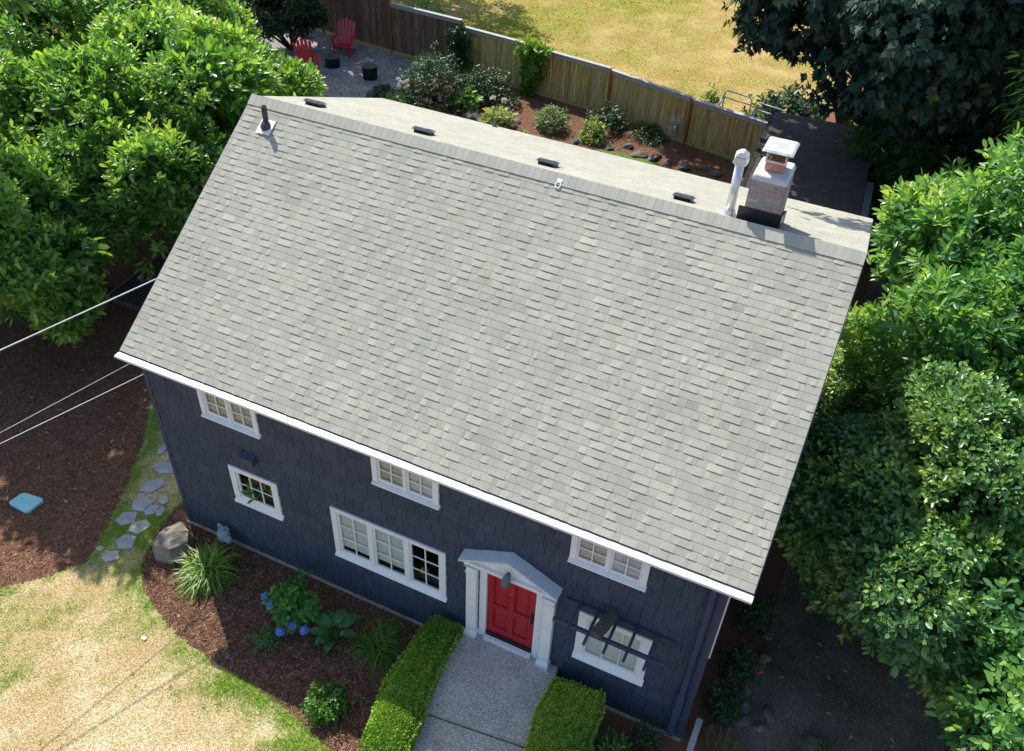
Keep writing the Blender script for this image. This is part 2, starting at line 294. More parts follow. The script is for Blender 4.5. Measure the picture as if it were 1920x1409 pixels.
# ------------------------------------------------------------------ foliage helpers
def leaves(P, A, k, L, W, seed, spread=(35, 80), step=0.35, fold=0.18, droop=0.15, jl=0.3, tlo=0.0, thi=1.0, star=False):
    """rosettes of k leaves round shoots at P with axis A -> V, F, tint."""
    r = np.random.default_rng(seed); n = len(P)
    A = A / np.linalg.norm(A, axis=1, keepdims=True)
    ref = np.where(np.abs(A[:, 2:3]) < 0.9, np.array([[0, 0, 1.0]]), np.array([[1.0, 0, 0]]))
    U = np.cross(A, ref); U /= np.linalg.norm(U, axis=1, keepdims=True); Wv = np.cross(A, U)
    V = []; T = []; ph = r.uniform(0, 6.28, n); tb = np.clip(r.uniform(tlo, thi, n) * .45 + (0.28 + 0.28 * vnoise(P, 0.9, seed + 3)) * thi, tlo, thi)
    for i in range(k):
        f = i / max(k - 1, 1)
        th = ph + i * 2.4 + r.normal(0, 0.25, n); el = np.radians(spread[0] + (spread[1] - spread[0]) * (1 - f) + r.normal(0, 10, n))
        rad = U * np.cos(th)[:, None] + Wv * np.sin(th)[:, None]
        D = A * np.cos(el)[:, None] + rad * np.sin(el)[:, None]
        Nn = A * np.sin(el)[:, None] - rad * np.cos(el)[:, None]
        S = np.cross(D, Nn); roll = r.normal(0, 0.35, n)[:, None]
        S, Nn = S * np.cos(roll) + Nn * np.sin(roll), Nn * np.cos(roll) - S * np.sin(roll)
        l = (L * r.uniform(1 - jl, 1 + jl, n))[:, None]; w = l * W / L / 2
        B = P + A * (l * step * f * k * 0.3) + rad * 0.01
        dn = np.array([[0, 0, -1.0]]) * droop * l
        if star:
            pts = [(0, 0), (0.55, 0.05), (1.0, 0.25), (0.62, 0.42), (0.66, 0.78), (0.36, 0.62), (0, 1.1)]
            pts = pts + [(-a, b) for a, b in pts[-2:0:-1]]
            vs = [B + S * (a * w * 1.15) + D * (b * l) + dn * abs(b) ** 2 for a, b in pts]
            V.append(np.stack(vs, 1))
        else:
            e = fold * w
            vs = [B, B + D * l * 0.38 + S * w * 0.85 + Nn * e, B + D * l * 0.75 + S * w * 0.8 + Nn * e + dn * 0.55, B + D * l + dn,
                  B + D * l * 0.75 - S * w * 0.8 + Nn * e + dn * 0.55, B + D * l * 0.38 - S * w * 0.85 + Nn * e]
            V.append(np.stack(vs, 1))
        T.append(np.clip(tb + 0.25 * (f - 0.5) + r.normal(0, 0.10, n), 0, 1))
    V = np.concatenate(V); T = np.concatenate(T); q = len(V); c = V.shape[1]
    base = (np.arange(q) * c)[:, None]
    if star: F = base + np.arange(c)[None, :]
    else: F = np.concatenate([base + np.array([[0, 1, 2, 3]]), base + np.array([[0, 3, 4, 5]])]); T = np.concatenate([T, T])
    return V.reshape(-1, 3), F, T
def subblobs(c, r, n, seed, frac=(0.28, 0.45), zmin=-0.5, squash=0.9):
    g = np.random.default_rng(seed); out = [(np.array(c, float), np.array(r, float) * 0.76)]
    for _ in range(n):
        d = g.normal(size=3); d /= np.linalg.norm(d)
        while d[2] < zmin: d = g.normal(size=3); d /= np.linalg.norm(d)
        f = g.uniform(*frac); rr = np.mean(r) * f
        out.append((np.array(c) + d * np.array(r) * g.uniform(0.70, 0.98), np.array([rr, rr, rr * squash])))
    return out
def shoots(blobs, n, seed, up=0.7, rough=0.12, depth=(0.72, 1.05), zmin=0.25, low=-0.75, nfreq=1.3, jit=0.35, gap=-0.22):
    g = np.random.default_rng(seed); w = np.array([np.mean(b[1]) ** 2 for b in blobs]); w /= w.sum()
    Ps = []; As = []; got = 0
    while got < n:
        m = n * 2; idx = g.choice(len(blobs), m, p=w)
        C = np.array([b[0] for b in blobs])[idx]; Rr = np.array([b[1] for b in blobs])[idx]
        d = g.normal(size=(m, 3)); d /= np.linalg.norm(d, axis=1, keepdims=True)
        u = g.uniform(0, 1, m) ** 0.5; rad = depth[0] + (depth[1] - depth[0]) * u
        P = C + d * Rr * rad[:, None]; P += d * (rough * np.mean(Rr, axis=1) * vnoise(P, nfreq, seed))[:, None] * 2
        keep = (d[:, 2] > low) & (P[:, 2] > zmin)
        for (c, r) in blobs: keep &= ~((np.linalg.norm((P - c) / r, axis=1) < 0.66) & (g.uniform(size=m) < 0.85))
        keep &= 0.6 * vnoise(P, 1.0, seed + 9) + 0.6 * vnoise(P, 2.4, seed + 10) > gap
        nr = d / Rr; nr /= np.linalg.norm(nr, axis=1, keepdims=True)
        A = nr * (1 - up * 0.5) + np.array([[0, 0, up]]) + g.normal(0, jit, (m, 3))
        Ps.append(P[keep]); As.append(A[keep]); got += keep.sum()
    return np.concatenate(Ps)[:n], np.concatenate(As)[:n]
def trunk(name, base, tops, r0, parent, m=None):
    b = MB(); base = Vector(base); g = random.Random(int(abs(base.x * 31 + base.y * 17)) + 3)
    for k, tp in enumerate(tops):
        tp = Vector(tp); mid = base.lerp(tp, 0.4); mid.z = base.z + (tp.z - base.z) * 0.55
        mid += Vector((g.uniform(-.2, .2), g.uniform(-.2, .2), 0))
        b.tube([base + Vector((g.uniform(-.1, .1), g.uniform(-.1, .1), -0.05)), base.lerp(mid, 0.5), mid, mid.lerp(tp, 0.6), tp],
               [r0, r0 * .75, r0 * .55, r0 * .32, r0 * .12], 7)
    return b.obj(name, m or M['bark'], parent, smooth=True)
def bush(name, label, cat, c, r, n_sub, n_shoot, k, L, W, m, seed, group=None, up=0.7, low=-0.7, extra=(), trunk_r=0.09, base=None, star=False,
         spread=(28, 72), droop=0.15, frac=(0.26, 0.45), thi=0.85, depth=(0.72, 1.05), zmin=0.25, jit=0.28, fold=0.18, part='crown', sub_zmin=-0.5, step=0.8):
    base = base or (c[0], c[1], 0.0)
    root = empty(name, label, cat, base, group)
    bl = subblobs(c, r, n_sub, seed, frac, zmin=sub_zmin) + [(np.array(p, float), np.array(q, float)) for p, q in extra]
    P, A = shoots(bl, n_shoot, seed + 1, up, low=low, depth=depth, zmin=zmin, jit=jit)
    o = np.array(base)
    V, F, T = leaves(P - o, A, k, L, W, seed + 2, spread=spread, step=step, droop=droop, star=star, thi=thi, fold=fold)
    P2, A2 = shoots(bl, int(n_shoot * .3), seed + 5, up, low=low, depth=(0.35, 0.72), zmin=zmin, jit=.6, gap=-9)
    V2, F2, T2 = leaves(P2 - o, A2, k, L * 1.35, W * 1.5, seed + 6, spread=spread, droop=droop, star=star, thi=thi * .6, fold=fold)  # inner leaves kept to darker tints, painting shade into the crown
    np_obj(part, np.concatenate([V, V2]), np.concatenate([F, F2 + len(V)]), m, root, np.concatenate([T, T2]))
    tops = [Vector(b[0] - o) for b in bl[1:min(len(bl), 8)]] or [Vector((0, 0, c[2]))]
    near = [e for e in extra if np.linalg.norm(np.array(e[0])[:2] - o[:2]) < 5.5]; far = [e for e in extra if np.linalg.norm(np.array(e[0])[:2] - o[:2]) >= 5.5]
    tops += [Vector(np.array(e[0]) - o) for e in near]
    trunk('trunk', (0, 0, 0), tops, trunk_r, root)
    for e in far:                                  # long outer limbs fork high up inside the crown
        a = Vector(np.array(c) - o); q = Vector(np.array(e[0]) - o); MB().tube([a, a.lerp(q, .5) + Vector((0, 0, .4)), q], [trunk_r * .4, trunk_r * .3, .02], 6).obj('limb', M['bark'], root, smooth=True)
    return root
def strapplant(name, label, loc, n, length, width, m, seed, group=None, spread=(20, 85), tl=0.0, th=1.0, part='foliage', root=None, arch=1.0):
    r = np.random.default_rng(seed)
    root = root or empty(name, label, 'plant', loc, group)
    az = r.uniform(0, 6.28, n); el0 = np.radians(90 - r.uniform(spread[0], spread[1], n) * 0.6); ln = length * r.uniform(0.6, 1.15, n)
    S = 6; V = np.zeros((n, S + 1, 2, 3)); pos = np.stack([r.normal(0, length * .12, n), r.normal(0, length * .12, n), np.zeros(n)], 1)
    H = np.stack([np.cos(az), np.sin(az), np.zeros(n)], 1); side = np.stack([-np.sin(az), np.cos(az), np.zeros(n)], 1); el = el0.copy()
    for s in range(S + 1):
        w = width * (0.55 + 0.45 * math.sin(math.pi * min(1, s / S * 1.2 + .15))) * (1 - (s / S) ** 3) + 0.001
        V[:, s, 0] = pos + side * w / 2; V[:, s, 1] = pos - side * w / 2
        d = H * np.cos(el)[:, None] + np.array([[0, 0, 1]]) * np.sin(el)[:, None]
        pos = pos + d * (ln / S)[:, None]; pos[:, 2] = np.maximum(pos[:, 2], 0.015); el = el - arch * np.radians(r.uniform(10, 30, n))
    idx = np.arange(n)[:, None] * (2 * (S + 1)); F = []
    for s in range(S): F.append(idx + np.array([[2 * s, 2 * s + 1, 2 * s + 3, 2 * s + 2]]))
    t = np.clip(r.uniform(tl, th, n), 0, 1)
    np_obj(part, V.reshape(-1, 3), np.concatenate(F), m, root, np.tile(t, S))
    return root
def flowerball(name, loc, rad, m, parent, n=60, seed=1, petal=0.035):
    r = np.random.default_rng(seed); d = r.normal(size=(n, 3)); d /= np.linalg.norm(d, axis=1, keepdims=True); d[:, 2] = np.abs(d[:, 2]) * 0.9 - 0.15
    V, F, T = leaves(d * rad * np.array([1, 1, .75]) + np.array(loc), d, 4, petal, petal * .8, seed, spread=(75, 85), step=0, droop=0)
    return np_obj(name, V, F, m, parent, T)
def rock(name, label, loc, size, m, seed, group=None, cat='rock', flat=0.7, rz=0.0):
    r = np.random.default_rng(seed)
    import bmesh
    bm = bmesh.new(); bmesh.ops.create_icosphere(bm, subdivisions=3, radius=1.0)
    P = np.array([v.co[:] for v in bm.verts]); 
    for _ in range(9):                                   # chip flat facets
        n = r.normal(size=3); n /= np.linalg.norm(n); n = n / np.linalg.norm(n); h = r.uniform(0.5, 0.85); dd = P @ n - h
        P -= np.maximum(dd, 0)[:, None] * n * 0.9
    P *= (1 + 0.07 * vnoise(P, 3.0, seed))[:, None]; P *= np.array(size) * np.array([1, 1, flat])
    for v, p in zip(bm.verts, P): v.co = p
    me = bpy.data.meshes.new(name); bm.to_mesh(me); bm.free(); me.materials.append(m)
    o = bpy.data.objects.new(name, me); COL.objects.link(o); o.location = loc; o.rotation_euler = (0, 0, rz)
    return tag(o, label, cat, group)

# ------------------------------------------------------------------ ground, lawns, beds, paths
def sheet(name, poly, z, m):
    return structure(mesh_obj(name, [(x, y, z) for x, y in poly], [tuple(range(len(poly)))], m))
ground = sheet('ground', [(-300, -200), (300, -200), (300, 400), (-300, 400)], 0.0, M['mulch'])
MULCH_EDGE = [(-4.6, -5.6), (-3.3, -4.3), (-2.36, -3.39), (-1.63, -2.59), (-1.2, -2.0), (-1.5, -1.21), (-2.01, 0.02), (-2.76, 1.49), (-3.58, 2.66), (-4.6, 4.4)]
BED_EDGE = [(-0.45, 0.9), (-0.55, 0.1), (-0.42, -0.7), (-0.09, -1.52), (0.35, -1.95), (0.96, -2.26), (1.81, -2.57), (2.92, -2.72), (4.08, -2.82), (5.09, -2.96), (5.87, -3.18), (6.21, -3.24), (6.7, -3.6), (7.2, -4.6)]
LAWN = MULCH_EDGE + [(-3.6, 5.6), (-0.45, 5.0)] + BED_EDGE + [(7.6, -12), (-12, -12), (-9, -8)]
def lawn_green(x, y):
    P = np.stack([x, y, np.zeros_like(x)], 1)
    bare = np.exp(-((x - 2.2) ** 2 / 5.5 + (y + 4.6) ** 2 / 1.8)) * 0.55
    g = 0.17 + 0.30 * vnoise(P, 1.1, 3) + 0.22 * vnoise(P, 3.3, 4) + 0.15 * vnoise(P, 9.0, 5) - bare
    d1 = polydist(x, y, BED_EDGE); d2 = polydist(x, y, MULCH_EDGE)
    g += np.exp(-(d1 / 0.42) ** 2) * (0.38 + 0.35 * (x > 4.2)) + np.exp(-(d2 / 0.35) ** 2) * 0.5
    g += 0.7 * np.exp(-((x - 5.6) ** 2 / 0.9 + (y + 3.9) ** 2 / 0.35))
    g += 0.12 * (y > -1.2) + 0.2 * (x < -2.0)
    return np.clip(g, 0, 1)
def lawn_sheet(name, poly, bbox, cell, gfun, z, m):
    x0, x1, y0, y1 = bbox; nx = int((x1 - x0) / cell); ny = int((y1 - y0) / cell)
    X, Y = np.meshgrid(np.linspace(x0, x1, nx + 1), np.linspace(y0, y1, ny + 1), indexing='ij')
    cx = (X[:-1, :-1] + cell / 2).ravel(); cy = (Y[:-1, :-1] + cell / 2).ravel()
    ins = inpoly(cx, cy, poly); id_ = np.arange((nx + 1) * (ny + 1)).reshape(nx + 1, ny + 1)
    F = np.stack([id_[:-1, :-1].ravel(), id_[1:, :-1].ravel(), id_[1:, 1:].ravel(), id_[:-1, 1:].ravel()], 1)[ins]
    V = np.stack([X.ravel(), Y.ravel(), np.full(X.size, z)], 1)
    return structure(np_obj(name, V, F, m, None, gfun(cx[ins], cy[ins])))
def blades(name, poly, bbox, n, h, w, gfun, m, seed, label):
    r = np.random.default_rng(seed); x = r.uniform(bbox[0], bbox[1], n); y = r.uniform(bbox[2], bbox[3], n)
    k = inpoly(x + r.normal(0, .02, n), y + r.normal(0, .02, n), poly); x = x[k]; y = y[k]; n = len(x)
    g = gfun(x, y); pos = np.stack([x, y, np.full(n, 0.003)], 1)
    dense = r.uniform(size=n) < np.clip(0.62 + 0.38 * g + 0.45 * vnoise(pos, 13 if h < .07 else 4, 31), 0.08, 1); pos = pos[dense]; g = g[dense]; n = len(g)
    az = r.uniform(0, 6.28, n); hh = h * r.uniform(0.4, 1.2, n) * (0.6 + 0.7 * g); lean = r.uniform(0.2, 1.6, n) * hh
    s = np.stack([-np.sin(az), np.cos(az), np.zeros(n)], 1) * w * 0.5
    tip = pos + np.stack([np.cos(az) * lean, np.sin(az) * lean, hh], 1)
    V = np.stack([pos - s, pos + s, tip], 1).reshape(-1, 3); F = np.arange(3 * n).reshape(n, 3)
    t = np.where(g > 0.45, 0.55 + 0.45 * r.uniform(size=n), 0.0)
    pick = r.uniform(size=n) < np.clip(g * 1.3 - 0.05, 0, 0.95)
    t = np.where(pick, r.uniform(0.55, 1.0, n), np.clip(r.uniform(0.0, 0.42, n) + 0.12 * vnoise(pos, 0.9, 21), 0, .42))
    o = np_obj(name, V, F, m, None, t); o['kind'] = 'stuff'; o['label'] = label; o['category'] = 'grass'
    return o
lawn_sheet('lawn', LAWN, (-9, 7.6, -11, 5.6), 0.08, lawn_green, 0.008, M['lawn'])
blades('grass', LAWN, (-6, 7.4, -8, 4.5), 380000, 0.06, 0.015, lawn_green, M['blade'], 11, 'short dry tan and green lawn grass in front of the blue house')
BACK_LAWN = [(-30, 29.6), (-10.5, 28.4), (-6.6, 27.9), (1, 27.0), (7.8, 26.3), (8.9, 27.0), (9.5, 31), (12, 45), (30, 90), (-60, 90)]
def back_green(x, y):
    P = np.stack([x, y, np.zeros_like(x)], 1)
    return np.clip(0.26 + 0.26 * vnoise(P, 0.5, 8) + 0.16 * vnoise(P, 1.7, 9) + 0.55 * np.exp(-((x + 7.5) ** 2 / 10 + (y - 32.5) ** 2 / 30)) + 0.25 * np.exp(-((x + 3) ** 2 / 14 + (y - 38) ** 2 / 14)), 0, 1)
lawn_sheet('lawn.001', BACK_LAWN, (-45, 40, 26, 85), 0.25, back_green, 0.008, M['lawn_back'])
blades('grass.001', BACK_LAWN, (-16, 16, 26, 46), 130000, 0.09, 0.035, back_green, M['blade_back'], 12, 'golden and green lawn grass beyond the wooden fence')
DRIVE = [(13.0, -3.0), (12.9, 1.0), (13.2, 3.4), (13.1, 10), (13.0, 15), (14.0, 26.0), (18, 27), (22, 12), (22, -3)]
sheet('driveway', DRIVE, 0.006, M['drive'])
PATIO = [(-17.5, 24.0), (-13.4, 21.6), (-9.9, 21.6), (-9.0, 22.6), (-8.5, 23.6), (-7.7, 24.6), (-8.0, 26.6), (-10.6, 27.35), (-16.5, 28.2), (-18.5, 28.4)]
sheet('gravel_patio', PATIO, 0.006, M['gravel'])
# porch landing and lower step of the front path
pl = MB().hexa([(7.55, -1.98, 0), (9.62, -1.74, 0), (9.5, 0.02, 0), (7.3, 0.02, 0)], [(7.55, -1.98, 0.62), (9.62, -1.74, 0.62), (9.5, 0.02, 0.62), (7.3, 0.02, 0.62)])
structure(pl.obj('path', M['aggregate'], bevel=0.015))
ps = MB().hexa([(7.6, -6.0, 0), (9.9, -6.0, 0), (9.6, -1.762, 0), (7.57, -2.0, 0)], [(7.6, -6.0, 0.46), (9.9, -6.0, 0.46), (9.6, -1.762, 0.46), (7.57, -2.0, 0.46)])
structure(ps.obj('path.001', M['aggregate'], bevel=0.015))
# loose bark slivers
def chips(name, polys, n, seed, label):
    r = np.random.default_rng(seed); X = []; Y = []
    for poly, bb, k in polys:
        x = r.uniform(bb[0], bb[1], k); y = r.uniform(bb[2], bb[3], k); q = inpoly(x, y, poly); X.append(x[q]); Y.append(y[q])
    x = np.concatenate(X); y = np.concatenate(Y); n = len(x); az = r.uniform(0, 6.28, n)
    l = r.gamma(2.0, 0.013, n) + 0.008; w = np.minimum(l * .4, r.uniform(0.002, 0.0065, n))
    D = np.stack([np.cos(az), np.sin(az), r.normal(0, .25, n)], 1); S = np.stack([-np.sin(az), np.cos(az), r.normal(0, .3, n)], 1)
    C = np.stack([x, y, r.uniform(0.006, 0.022, n)], 1)
    V = np.stack([C - D * l[:, None] - S * w[:, None], C + D * l[:, None] - S * w[:, None], C + D * l[:, None] + S * w[:, None], C - D * l[:, None] + S * w[:, None]], 1).reshape(-1, 3)
    V[:, 2] = np.maximum(V[:, 2], 0.004)
    o = np_obj(name, V, np.arange(4 * n).reshape(n, 4), M['chip'], None, np.clip(r.beta(1.3, 2.6, n), 0, 1)); o['kind'] = 'stuff'; o['label'] = label; o['category'] = 'mulch'
BED = BED_EDGE + [(7.2, 0), (0, 0)]
SIDE_BED = MULCH_EDGE + [(-12, 8), (-14, -2), (-8, -5.6)]
BACK_BED = [(-8.2, 22.8), (-6, 22.0), (8, 20.5), (7.4, 24.6), (1, 26.0), (-6.7, 26.9), (-7.9, 26.5)]
chips('mulch_chips', [(BED, (-0.6, 7.3, -4.6, 1), 110000), (SIDE_BED, (-12, -1.1, -5.6, 8), 110000), (BACK_BED, (-8.2, 8, 20.5, 27), 40000)], 0, 5, 'loose reddish brown bark mulch slivers covering the beds')

# ------------------------------------------------------------------ house
L_ = 12.167; OX = 0.36; EY, EZ = -0.126, 5.193; RY, RZ = 4.927, 8.583; BY, BZ = 10.037, 6.585; WB = 9.75
house = empty('house', 'two storey navy shingled house with grey gabled roof and red front door', 'house', (0, 0, 0))
def shingle_slope(name, o, uvec, vvec, ulen, vlen, exp, m, parent, seed, tlift=0.009, base=0.007, wmin=0.08, wmax=0.36):
    r = random.Random(seed); o = Vector(o); u = Vector(uvec).normalized(); v = Vector(vvec).normalized(); n = u.cross(v)
    if n.z < 0: n = -n
    b = MB(); rows = int(round(vlen / exp)); e = vlen / rows
    def pc(ua, ub, va, vb, hb, ht, t):
        q = [o + u * ua + v * va, o + u * ub + v * va, o + u * ub + v * vb, o + u * ua + v * vb]
        top = [q[0] + n * hb, q[1] + n * hb, q[2] + n * ht, q[3] + n * ht]
        b.add(q[:2] + top, [(2, 3, 4, 5), (0, 1, 3, 2), (0, 2, 5), (1, 4, 3)], t)
    for i in range(rows):
        va = i * e; vb = min(va + e * 1.12, vlen); x = 0.0
        while x < ulen - 1e-6:
            w = r.uniform(0.16, 0.46); xe = min(x + w, ulen)
            if ulen - xe < 0.08: xe = ulen
            pc(x, xe - 0.003, va, vb, base, 0.002, min(1, max(0, r.gauss(0.47, 0.13) if r.random() < .95 else r.uniform(.6, .9)))); x = xe
        x = r.uniform(0, 0.3)
        while x < ulen - 0.1:
            w = r.uniform(wmin, wmax); xe = min(x + w, ulen - 0.01)
            jv = r.uniform(-.004, .004)
            tt = min(1, max(0, r.gauss(0.55, 0.16))); ch = min(0.03, (xe - x) * .2); hb = base + tlift; v0 = va - 0.004 + jv; vt = va + e * .8; hm = base + (.003 - base) * .8 / 1.12 + .0006
            pc(x + ch, xe - ch, v0, vt, hb, hm, tt)
            for xo, xi in ((x, x + ch), (xe, xe - ch)):      # tab sides shaped as slopes so they cast no side shadow
                b.add([o + u * xo + v * v0 + n * base * .9, o + u * xi + v * v0 + n * hb, o + u * xi + v * vt + n * hm, o + u * xo + v * vt + n * (hm - .0008), o + u * xi + v * v0], [(0, 1, 2, 3), (0, 4, 1)], tt)
            x = xe + (r.uniform(0.06, 0.30) if r.random() < .6 else r.uniform(.3, .75))
    return b.obj(name, m, parent)
    return b.obj(name, m, parent)
# walls (hollow shell): front wall of shingles with openings
WIN = {  # x0, x1, z0, z1
    'ul': (1.40, 2.81, 4.115, 4.90), 'um': (5.42, 6.84, 4.125, 4.90), 'ur': (9.44, 10.85, 4.135, 4.90),
    'll': (1.746, 2.981, 1.70, 2.81), 'tr': (4.304, 6.958, 1.295, 2.828), 'lr': (9.772, 11.191, 1.31, 2.80)}
DOOR = (7.44, 9.33, 0.60, 3.2)
OPEN = [(a + .04, b - .04, c + .04, d - .04) for a, b, c, d in WIN.values()] + [(7.70, 9.06, 0.60, 2.95)]
def rect_minus(rects, o):
    out = []
    for (a, b, c, d) in rects:
        oa, ob, oc, od = o
        if ob <= a or oa >= b or od <= c or oc >= d: out.append((a, b, c, d)); continue
        if oa > a: out.append((a, oa, c, d))
        if ob < b: out.append((ob, b, c, d))
        ia, ib = max(a, oa), min(b, ob)
        if oc > c: out.append((ia, ib, c, oc))
        if od < d: out.append((ia, ib, od, d))
    return out
wall = MB(); core = MB(); rw = random.Random(5)
rects = [(0, L_, 0.0, 5.12)]
for o in OPEN: rects = rect_minus(rects, o)
for a, b, c, d in rects: core.box(a, b, 0.004, 0.12, c, d)
zrow = 0.02; row = 0
CE = 0.30
while zrow < 5.10:
    zt = min(zrow + CE, 5.12); x = 0.0 
    while x < L_ - 1e-6:
        w = rw.uniform(0.17, 0.42); xe = min(x + w, L_)
        if L_ - xe < 0.1: xe = L_
        zj = zrow + rw.uniform(-0.006, 0.006); t = rw.random(); rs = [(x + .004, xe - .005, zj, zt)]
        for o in OPEN: rs = rect_minus(rs, o)
        for a, b, c, d in rs:
            if b - a < .01 or d - c < .01: continue
            yo = -0.026 + 0.022 * (c - zrow) / CE; yt = -0.003
            wall.hexa([(a, yo, c), (b, yo, c), (b, 0.003, c), (a, 0.003, c)], [(a, yt, d), (b, yt, d), (b, 0.003, d), (a, 0.003, d)], t)
        x = xe
    zrow += CE; row += 1
wfront = wall.obj('wall', M['navy'], house)
core.obj('wall_core', M['navy_dark'], wfront)
side = MB()
zr = lambda y: EZ + (y - EY) * (RZ - EZ) / (RY - EY) if y < RY else RZ - (y - RY) * (RZ - BZ) / (BY - RY)
def gable(x0, x1):
    for k in range(26):                           # clapboard courses clipped under the roof
        z0 = k * 0.33; z1 = z0 + 0.33
        ys = [y for y in np.linspace(0.0, WB, 79) if zr(y) - 0.16 > z0]
        if len(ys) < 2: continue
        ya, yb = ys[0], ys[-1]; ya2 = min([y for y in ys if zr(y) - 0.16 > z1], default=(ya + yb) / 2); yb2 = max([y for y in ys if zr(y) - 0.16 > z1], default=(ya + yb) / 2)
        side.hexa([(x0, ya, z0), (x1, ya, z0), (x1, yb, z0), (x0, yb, z0)], [(x0 + .004, ya2, z1), (x1 - .004, ya2, z1), (x1 - .004, yb2, z1), (x0 + .004, yb2, z1)], rw.random())
gable(0.0, 0.1); gable(L_ - 0.1, L_); side.box(0.1, L_ - 0.1, WB - 0.1, WB, 0, 6.5)
side.obj('wall', M['navy'], house)
cb = MB().box(L_ - 0.12, L_ + 0.015, -0.03, -0.019, 0.02, 5.12).box(L_ + 0.002, L_ + 0.014, -0.019, 0.09, 0.02, 5.12)
cb.obj('corner_board', M['navy_paint'], house); MB().box(-0.015, 0.09, -0.03, -0.019, 0.02, 5.12).obj('corner_board', M['navy_paint'], house)
MB().box(-0.02, L_ + .02, -0.085, -0.021, -0.3, 0.035).box(-0.02, L_ + .02, -0.02, 0.0, -0.3, 0.018).box(-0.02, 0.0, 0.0, WB, -0.3, 0.05).box(L_, L_ + .02, 0, WB, -0.3, 0.05).obj('foundation', M['concrete'], house)
MB().box(0.15, L_ - .15, 0.2, WB - .15, 0.55, 0.6).box(0.15, L_ - .15, 0.2, WB - .15, 3.25, 3.35).obj('floor', M['room'], house)
MB().box(0.15, L_ - .15, 1.6, 1.65, 0.6, 5.6).obj('partition', M['room'], house)
# roof deck, courses
vf = Vector((0, RY - EY, RZ - EZ)); vb_ = Vector((0, RY - BY, RZ - BZ))
dk = MB()
for ya, za, yb, zb in ((EY, EZ, RY, RZ), (RY, RZ, BY, BZ)):
    dk.hexa([(-OX + .01, ya, za - .10), (L_ + OX - .01, ya, za - .10), (L_ + OX - .01, yb, zb - .10), (-OX + .01, yb, zb - .10)],
            [(-OX + .01, ya, za - .002), (L_ + OX - .01, ya, za - .002), (L_ + OX - .01, yb, zb - .002), (-OX + .01, yb, zb - .002)])
roof = empty('roof', '', ''); del roof['label'], roof['category']; roof.parent = house
dk.obj('roof_deck', M['deck'], roof)
shingle_slope('front_slope', (-OX, EY, EZ), (1, 0, 0), vf, L_ + 2 * OX, vf.length, 0.148, M['shingle'], roof, 3)
shingle_slope('back_slope', (-OX, BY, BZ), (1, 0, 0), vb_, L_ + 2 * OX, vb_.length, 0.148, M['shingle'], roof, 4, 0.002, 0.004)
rc = MB(); x = -OX; rr = random.Random(9)
nf = Vector((0, -vf.z, vf.y)).normalized(); nb = Vector((0, -vb_.z, vb_.y)).normalized(); nb = nb if nb.z > 0 else -nb
dfv = -vf.normalized(); dbv = -vb_.normalized(); apex = Vector((0, RY, RZ))
while x < L_ + OX - 0.02:
    w = 0.142; lift0, lift1 = 0.019, 0.016; t = rr.random()
    f0, f1 = apex + dfv * 0.21, apex + dbv * 0.18
    def pt(p, xx, nn, l): return Vector((xx, p.y, p.z)) + nn * l
    A0 = pt(f0, x, nf, lift1 + .006); A1 = pt(f0, min(x + w + .02, L_ + OX), nf, lift0 + .006); B0 = Vector((x, RY, RZ + .05)); B1 = Vector((min(x + w + .02, L_ + OX), RY, RZ + .055))
    C0 = pt(f1, x, nb, lift1 + .006); C1 = pt(f1, min(x + w + .02, L_ + OX), nb, lift0 + .006)
    A2 = pt(f0, A1.x, nf, 0); C2 = pt(f1, C1.x, nb, 0); B2 = Vector((B1.x, RY, RZ)); A3 = pt(f0, x, nf, 0); C3 = pt(f1, x, nb, 0)
    rc.add([A0, A1, B1, B0, C1, C0, A2, B2, C2, A3, C3], [(0, 1, 2, 3), (3, 2, 4, 5), (1, 6, 7, 2), (2, 7, 8, 4), (0, 9, 6, 1), (5, 4, 8, 10)], t)
    x += w
rc.obj('ridge_cap', M['ridge'], roof)
# rake and eave trim, gutter
for xa, xb in ((-OX - .012, -OX + .01), (L_ + OX - .01, L_ + OX + .012)):
    tr = MB()
    for ya, za, yb, zb in ((EY, EZ, RY, RZ), (RY, RZ, BY, BZ)):
        tr.hexa([(xa, ya, za - .19), (xb, ya, za - .19), (xb, yb, zb - .19), (xa, yb, zb - .19)], [(xa, ya, za - .005), (xb, ya, za - .005), (xb, yb, zb - .005), (xa, yb, zb - .005)])
    tr.obj('rake_board', M['navy_paint'], roof)
MB().box(-OX + .012, L_ + OX - .012, -0.15, -0.13, 4.99, 5.16).obj('fascia', M['white'], house)
MB().box(-OX + .012, L_ + OX - .012, -0.128, -0.02, 5.0, 5.03).obj('soffit', M['white'], house)
g = MB(); prof = [(-0.152, 5.165), (-0.265, 5.155), (-0.285, 5.168), (-0.285, 5.120), (-0.255, 5.075), (-0.235, 5.045), (-0.152, 5.045)]
xa, xb = -OX - .01, L_ + OX + .01
g.add([(xa, y, z) for y, z in prof] + [(xb, y, z) for y, z in prof], [(i, (i + 1) % 7, (i + 1) % 7 + 7, i + 7) for i in range(7)] + [tuple(range(6, -1, -1)), tuple(range(7, 14))])
for sx in (3.05, 6.1, 9.15):                      # slip joints
    P2 = [(y + (-.004 if y < -.2 else 0), z + (.003 if z > 5.1 else -.003)) for y, z in prof]
    g.add([(sx, y, z) for y, z in P2] + [(sx + .05, y, z) for y, z in P2], [(i, (i + 1) % 7, (i + 1) % 7 + 7, i + 7) for i in range(7)] + [tuple(range(6, -1, -1)), tuple(range(7, 14))])
g.obj('gutter', M['gutter'], house)
ds = MB().box(11.90, 11.995, -0.12, -0.035, 1.66, 4.98).box(11.88, 12.02, -0.16, -0.036, 0.15, 1.655)
ds.obj('downspout', M['navy_paint'], house, bevel=0.01)
